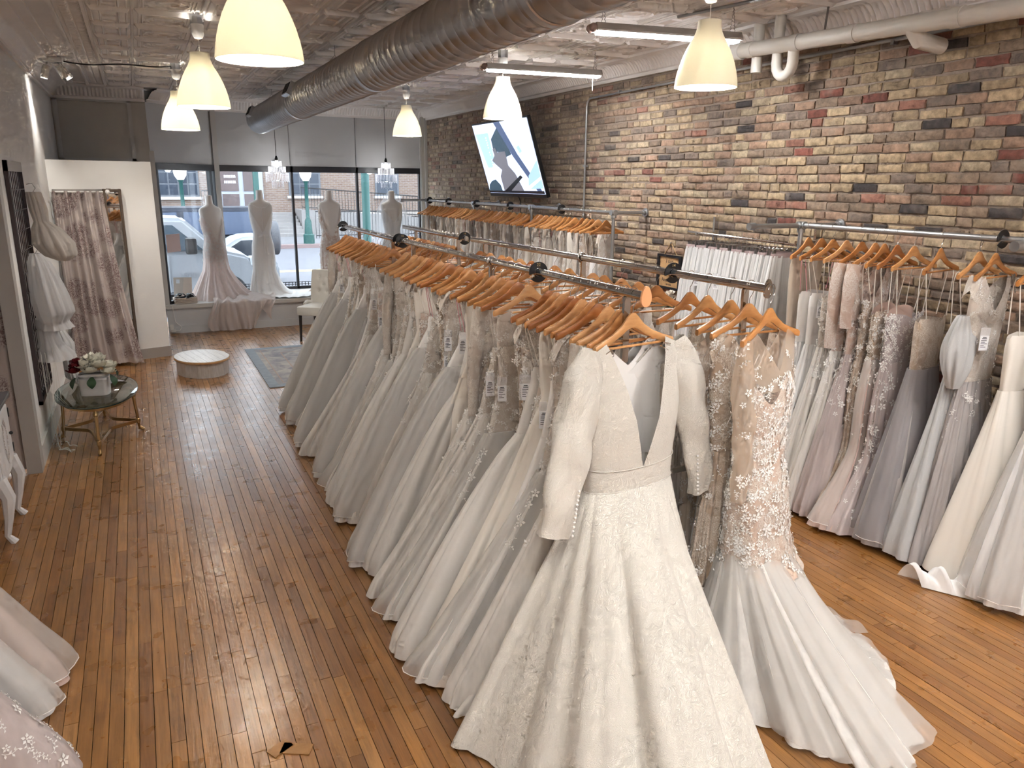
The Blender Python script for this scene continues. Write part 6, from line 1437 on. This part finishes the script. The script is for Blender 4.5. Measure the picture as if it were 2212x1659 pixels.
# ------------------------------------------------------------------ vehicles
def wheel(t, x, y, r, w, yy):
    o = G().lathe([(r*.55, -w/2), (r*.95, -w/2), (r, -w/2+.03), (r, w/2-.03), (r*.95, w/2), (r*.55, w/2)], 24, Matrix.Translation((x, y, r)) @ Matrix.Rotation(R(90), 4, 'X')).obj('tyre', mat('tyre rubber', (.03, .03, .032), .8), t, True, 40)
    G().lathe([(.001, -w/2+.01), (r*.56, -w/2+.03), (r*.56, w/2-.02), (.001, w/2-.01)], 16, Matrix.Translation((x, y, r)) @ Matrix.Rotation(R(90), 4, 'X')).obj('hub', mat('wheel hub', (.4, .4, .42), .35, .8), o)
def vehicle(name, label, loc, body, cabin, width, paint, wheels, wins, r, flip=1, tint=(.05, .07, .09)):
    """outlines in x, z; body full width, cabin tapering inwards"""
    t = thing(name, label, 'car', loc); fx = lambda pts: [(x*flip, z) for x, z in pts]
    bm = bmesh.new(); 
    def loft(name_, pts, w0, taper, m, bev):
        pts = fx(pts); zs = [p[1] for p in pts]; z0, z1 = min(zs), max(zs); n = len(pts); bm = bmesh.new()
        f = lambda p, s: (p[0], s*(w0/2-taper*(p[1]-z0)/(z1-z0)), p[1])
        A = [bm.verts.new(f(p, -1)) for p in pts]; B = [bm.verts.new(f(p, 1)) for p in pts]
        bm.faces.new(A); bm.faces.new(B[::-1])
        for i in range(n): bm.faces.new((A[i], B[i], B[(i+1) % n], A[(i+1) % n]))
        bmesh.ops.recalc_face_normals(bm, faces=bm.faces[:]); bmesh.ops.bevel(bm, geom=bm.edges[:], offset=bev, segments=3, affect='EDGES', clamp_overlap=True)
        me = bpy.data.meshes.new(name_); bm.to_mesh(me); bm.free(); me.materials.append(m); me.polygons.foreach_set('use_smooth', [True]*len(me.polygons)); me.set_sharp_from_angle(angle=R(40)); return inst(name_, me, t)
    loft('body', body, width, .06, paint, .06); cb = loft('cabin', cabin, width-.10, .16, paint, .07)
    zc0, zc1 = min(p[1] for p in cabin), max(p[1] for p in cabin); M_T = mat('tinted glass %.2f' % tint[0], tint, .1, spec=.2)
    for pts in wins:
        p = fx(pts)
        for s in (-1, 1):
            f = lambda q, o: (q[0], s*((width-.10)/2-.16*(q[1]-zc0)/(zc1-zc0)+o), q[1]); n = len(p)
            vs = [f(q, .006) for q in p]+[f(q, -.03) for q in p]; G().add(vs, [tuple(range(n)), tuple(range(2*n-1, n-1, -1))]+[(i, n+i, n+(i+1) % n, (i+1) % n) for i in range(n)]).obj('side_window', M_T, t, False)
    for x in wheels:
        for s in (-1, 1): wheel(t, x*flip, s*(width/2-.12), r, .24, 0)
    return t
M_WCAR = mat('white car paint', (.29, .30, .32), .4, spec=.25); M_GCAR = mat('dark grey car paint', (.03, .034, .048), .55, spec=.2)
# white pickup, nose to the right
tr = vehicle('pickup_truck', 'white pickup truck parked right outside the left window', (.45, 16.85, GZ), [(-3.0, .45), (-3.0, 1.22), (.6, 1.25), (.9, 1.27), (1.42, 1.14), (1.56, .98), (1.6, .45)], [(-2.3, 1.20), (-2.15, 1.84), (-.3, 1.88), (.32, 1.86), (.98, 1.22)], 2.0, M_WCAR, (-2.3, 1.0), [[(-2.1, 1.26), (-2.0, 1.74), (-1.0, 1.76), (-1.0, 1.26)], [(-.9, 1.26), (-.9, 1.76), (.12, 1.74), (.62, 1.28)]], .40, 1, (.06, .08, .10))
text('model_badge', '2500HD', .16, mat('badge chrome', (.25, .26, .28), .3, .6), Matrix.Translation((.42, -1.012, .80)) @ Matrix.Rotation(R(90), 4, 'X'), tr)
G().chamfer(.30, .50, -1.24, -1.0, 1.22, 1.52, .04).obj('side_mirror', M_DARK, tr, False); G().box(1.52, 1.63, -.95, .95, .62, .98).obj('grille', M_DARK, tr, False); G().chamfer(1.46, 1.60, -.98, -.62, .95, 1.12, .02).obj('headlamp', mat('headlamp glass', (.55, .58, .62), .1), tr, False)
G().box(-.02, -.005, -1.01, -.99, .5, 1.2).obj('door_seam', mat('seam grey', (.35, .36, .38), .5), tr, False)
# dark jeep-like wagon, tail to the right with a spare wheel
jp = vehicle('off_road_car', 'dark grey boxy off road car behind the white truck', (.85, 21.2, GZ), [(-2.2, .55), (-2.25, 1.15), (-1.0, 1.22), (2.1, 1.24), (2.12, .55)], [(-1.1, 1.20), (-.65, 1.92), (1.95, 1.92), (2.1, 1.22)], 1.9, M_GCAR, (-1.45, 1.35), [[(-.75, 1.28), (-.5, 1.80), (.0, 1.82), (.0, 1.28)], [(.15, 1.28), (.15, 1.82), (.85, 1.82), (.85, 1.28)], [(1.05, 1.28), (1.05, 1.82), (1.82, 1.82), (1.90, 1.28)]], .42, 1, (.07, .09, .14))
G().lathe([(.2, -.12), (.40, -.12), (.43, -.09), (.43, .09), (.40, .12), (.2, .12)], 24, Matrix.Translation((2.30, -.1, 1.12)) @ Matrix.Rotation(R(90), 4, 'Y')).obj('spare_wheel', mat('dusty tyre', (.12, .12, .13), .9, bump=.6, bscale=30), jp, True, 40)
G().box(2.10, 2.14, -.85, -.70, .9, 1.05).obj('tail_lamp', mat('tail lamp red', (.4, .02, .02), .3), jp, False)
vehicle('white_hatchback', 'white hatchback between the truck and the dark off road car', (1.05, 19.0, GZ), [(-2.0, .35), (-2.0, .80), (-1.2, .90), (1.6, .92), (1.75, .70), (1.75, .35)], [(.2, .88), (.95, 1.34), (1.45, 1.36), (1.68, .92)], 1.8, M_WCAR, (-1.3, 1.1), [[(.42, .94), (.98, 1.27), (1.40, 1.28), (1.54, .94)]], .32, 1, (.03, .035, .045))
t = thing('stone_ramp', 'stone base of the sloping ramp right of the entrance steps', 'ramp', (9.7, 37.9, GZ)); G().prism([(-2.85, 0), (2.85, 0), (2.85, .9), (-2.85, 1.3)], -.95, .95).obj('ramp_block', ms_, t, False)
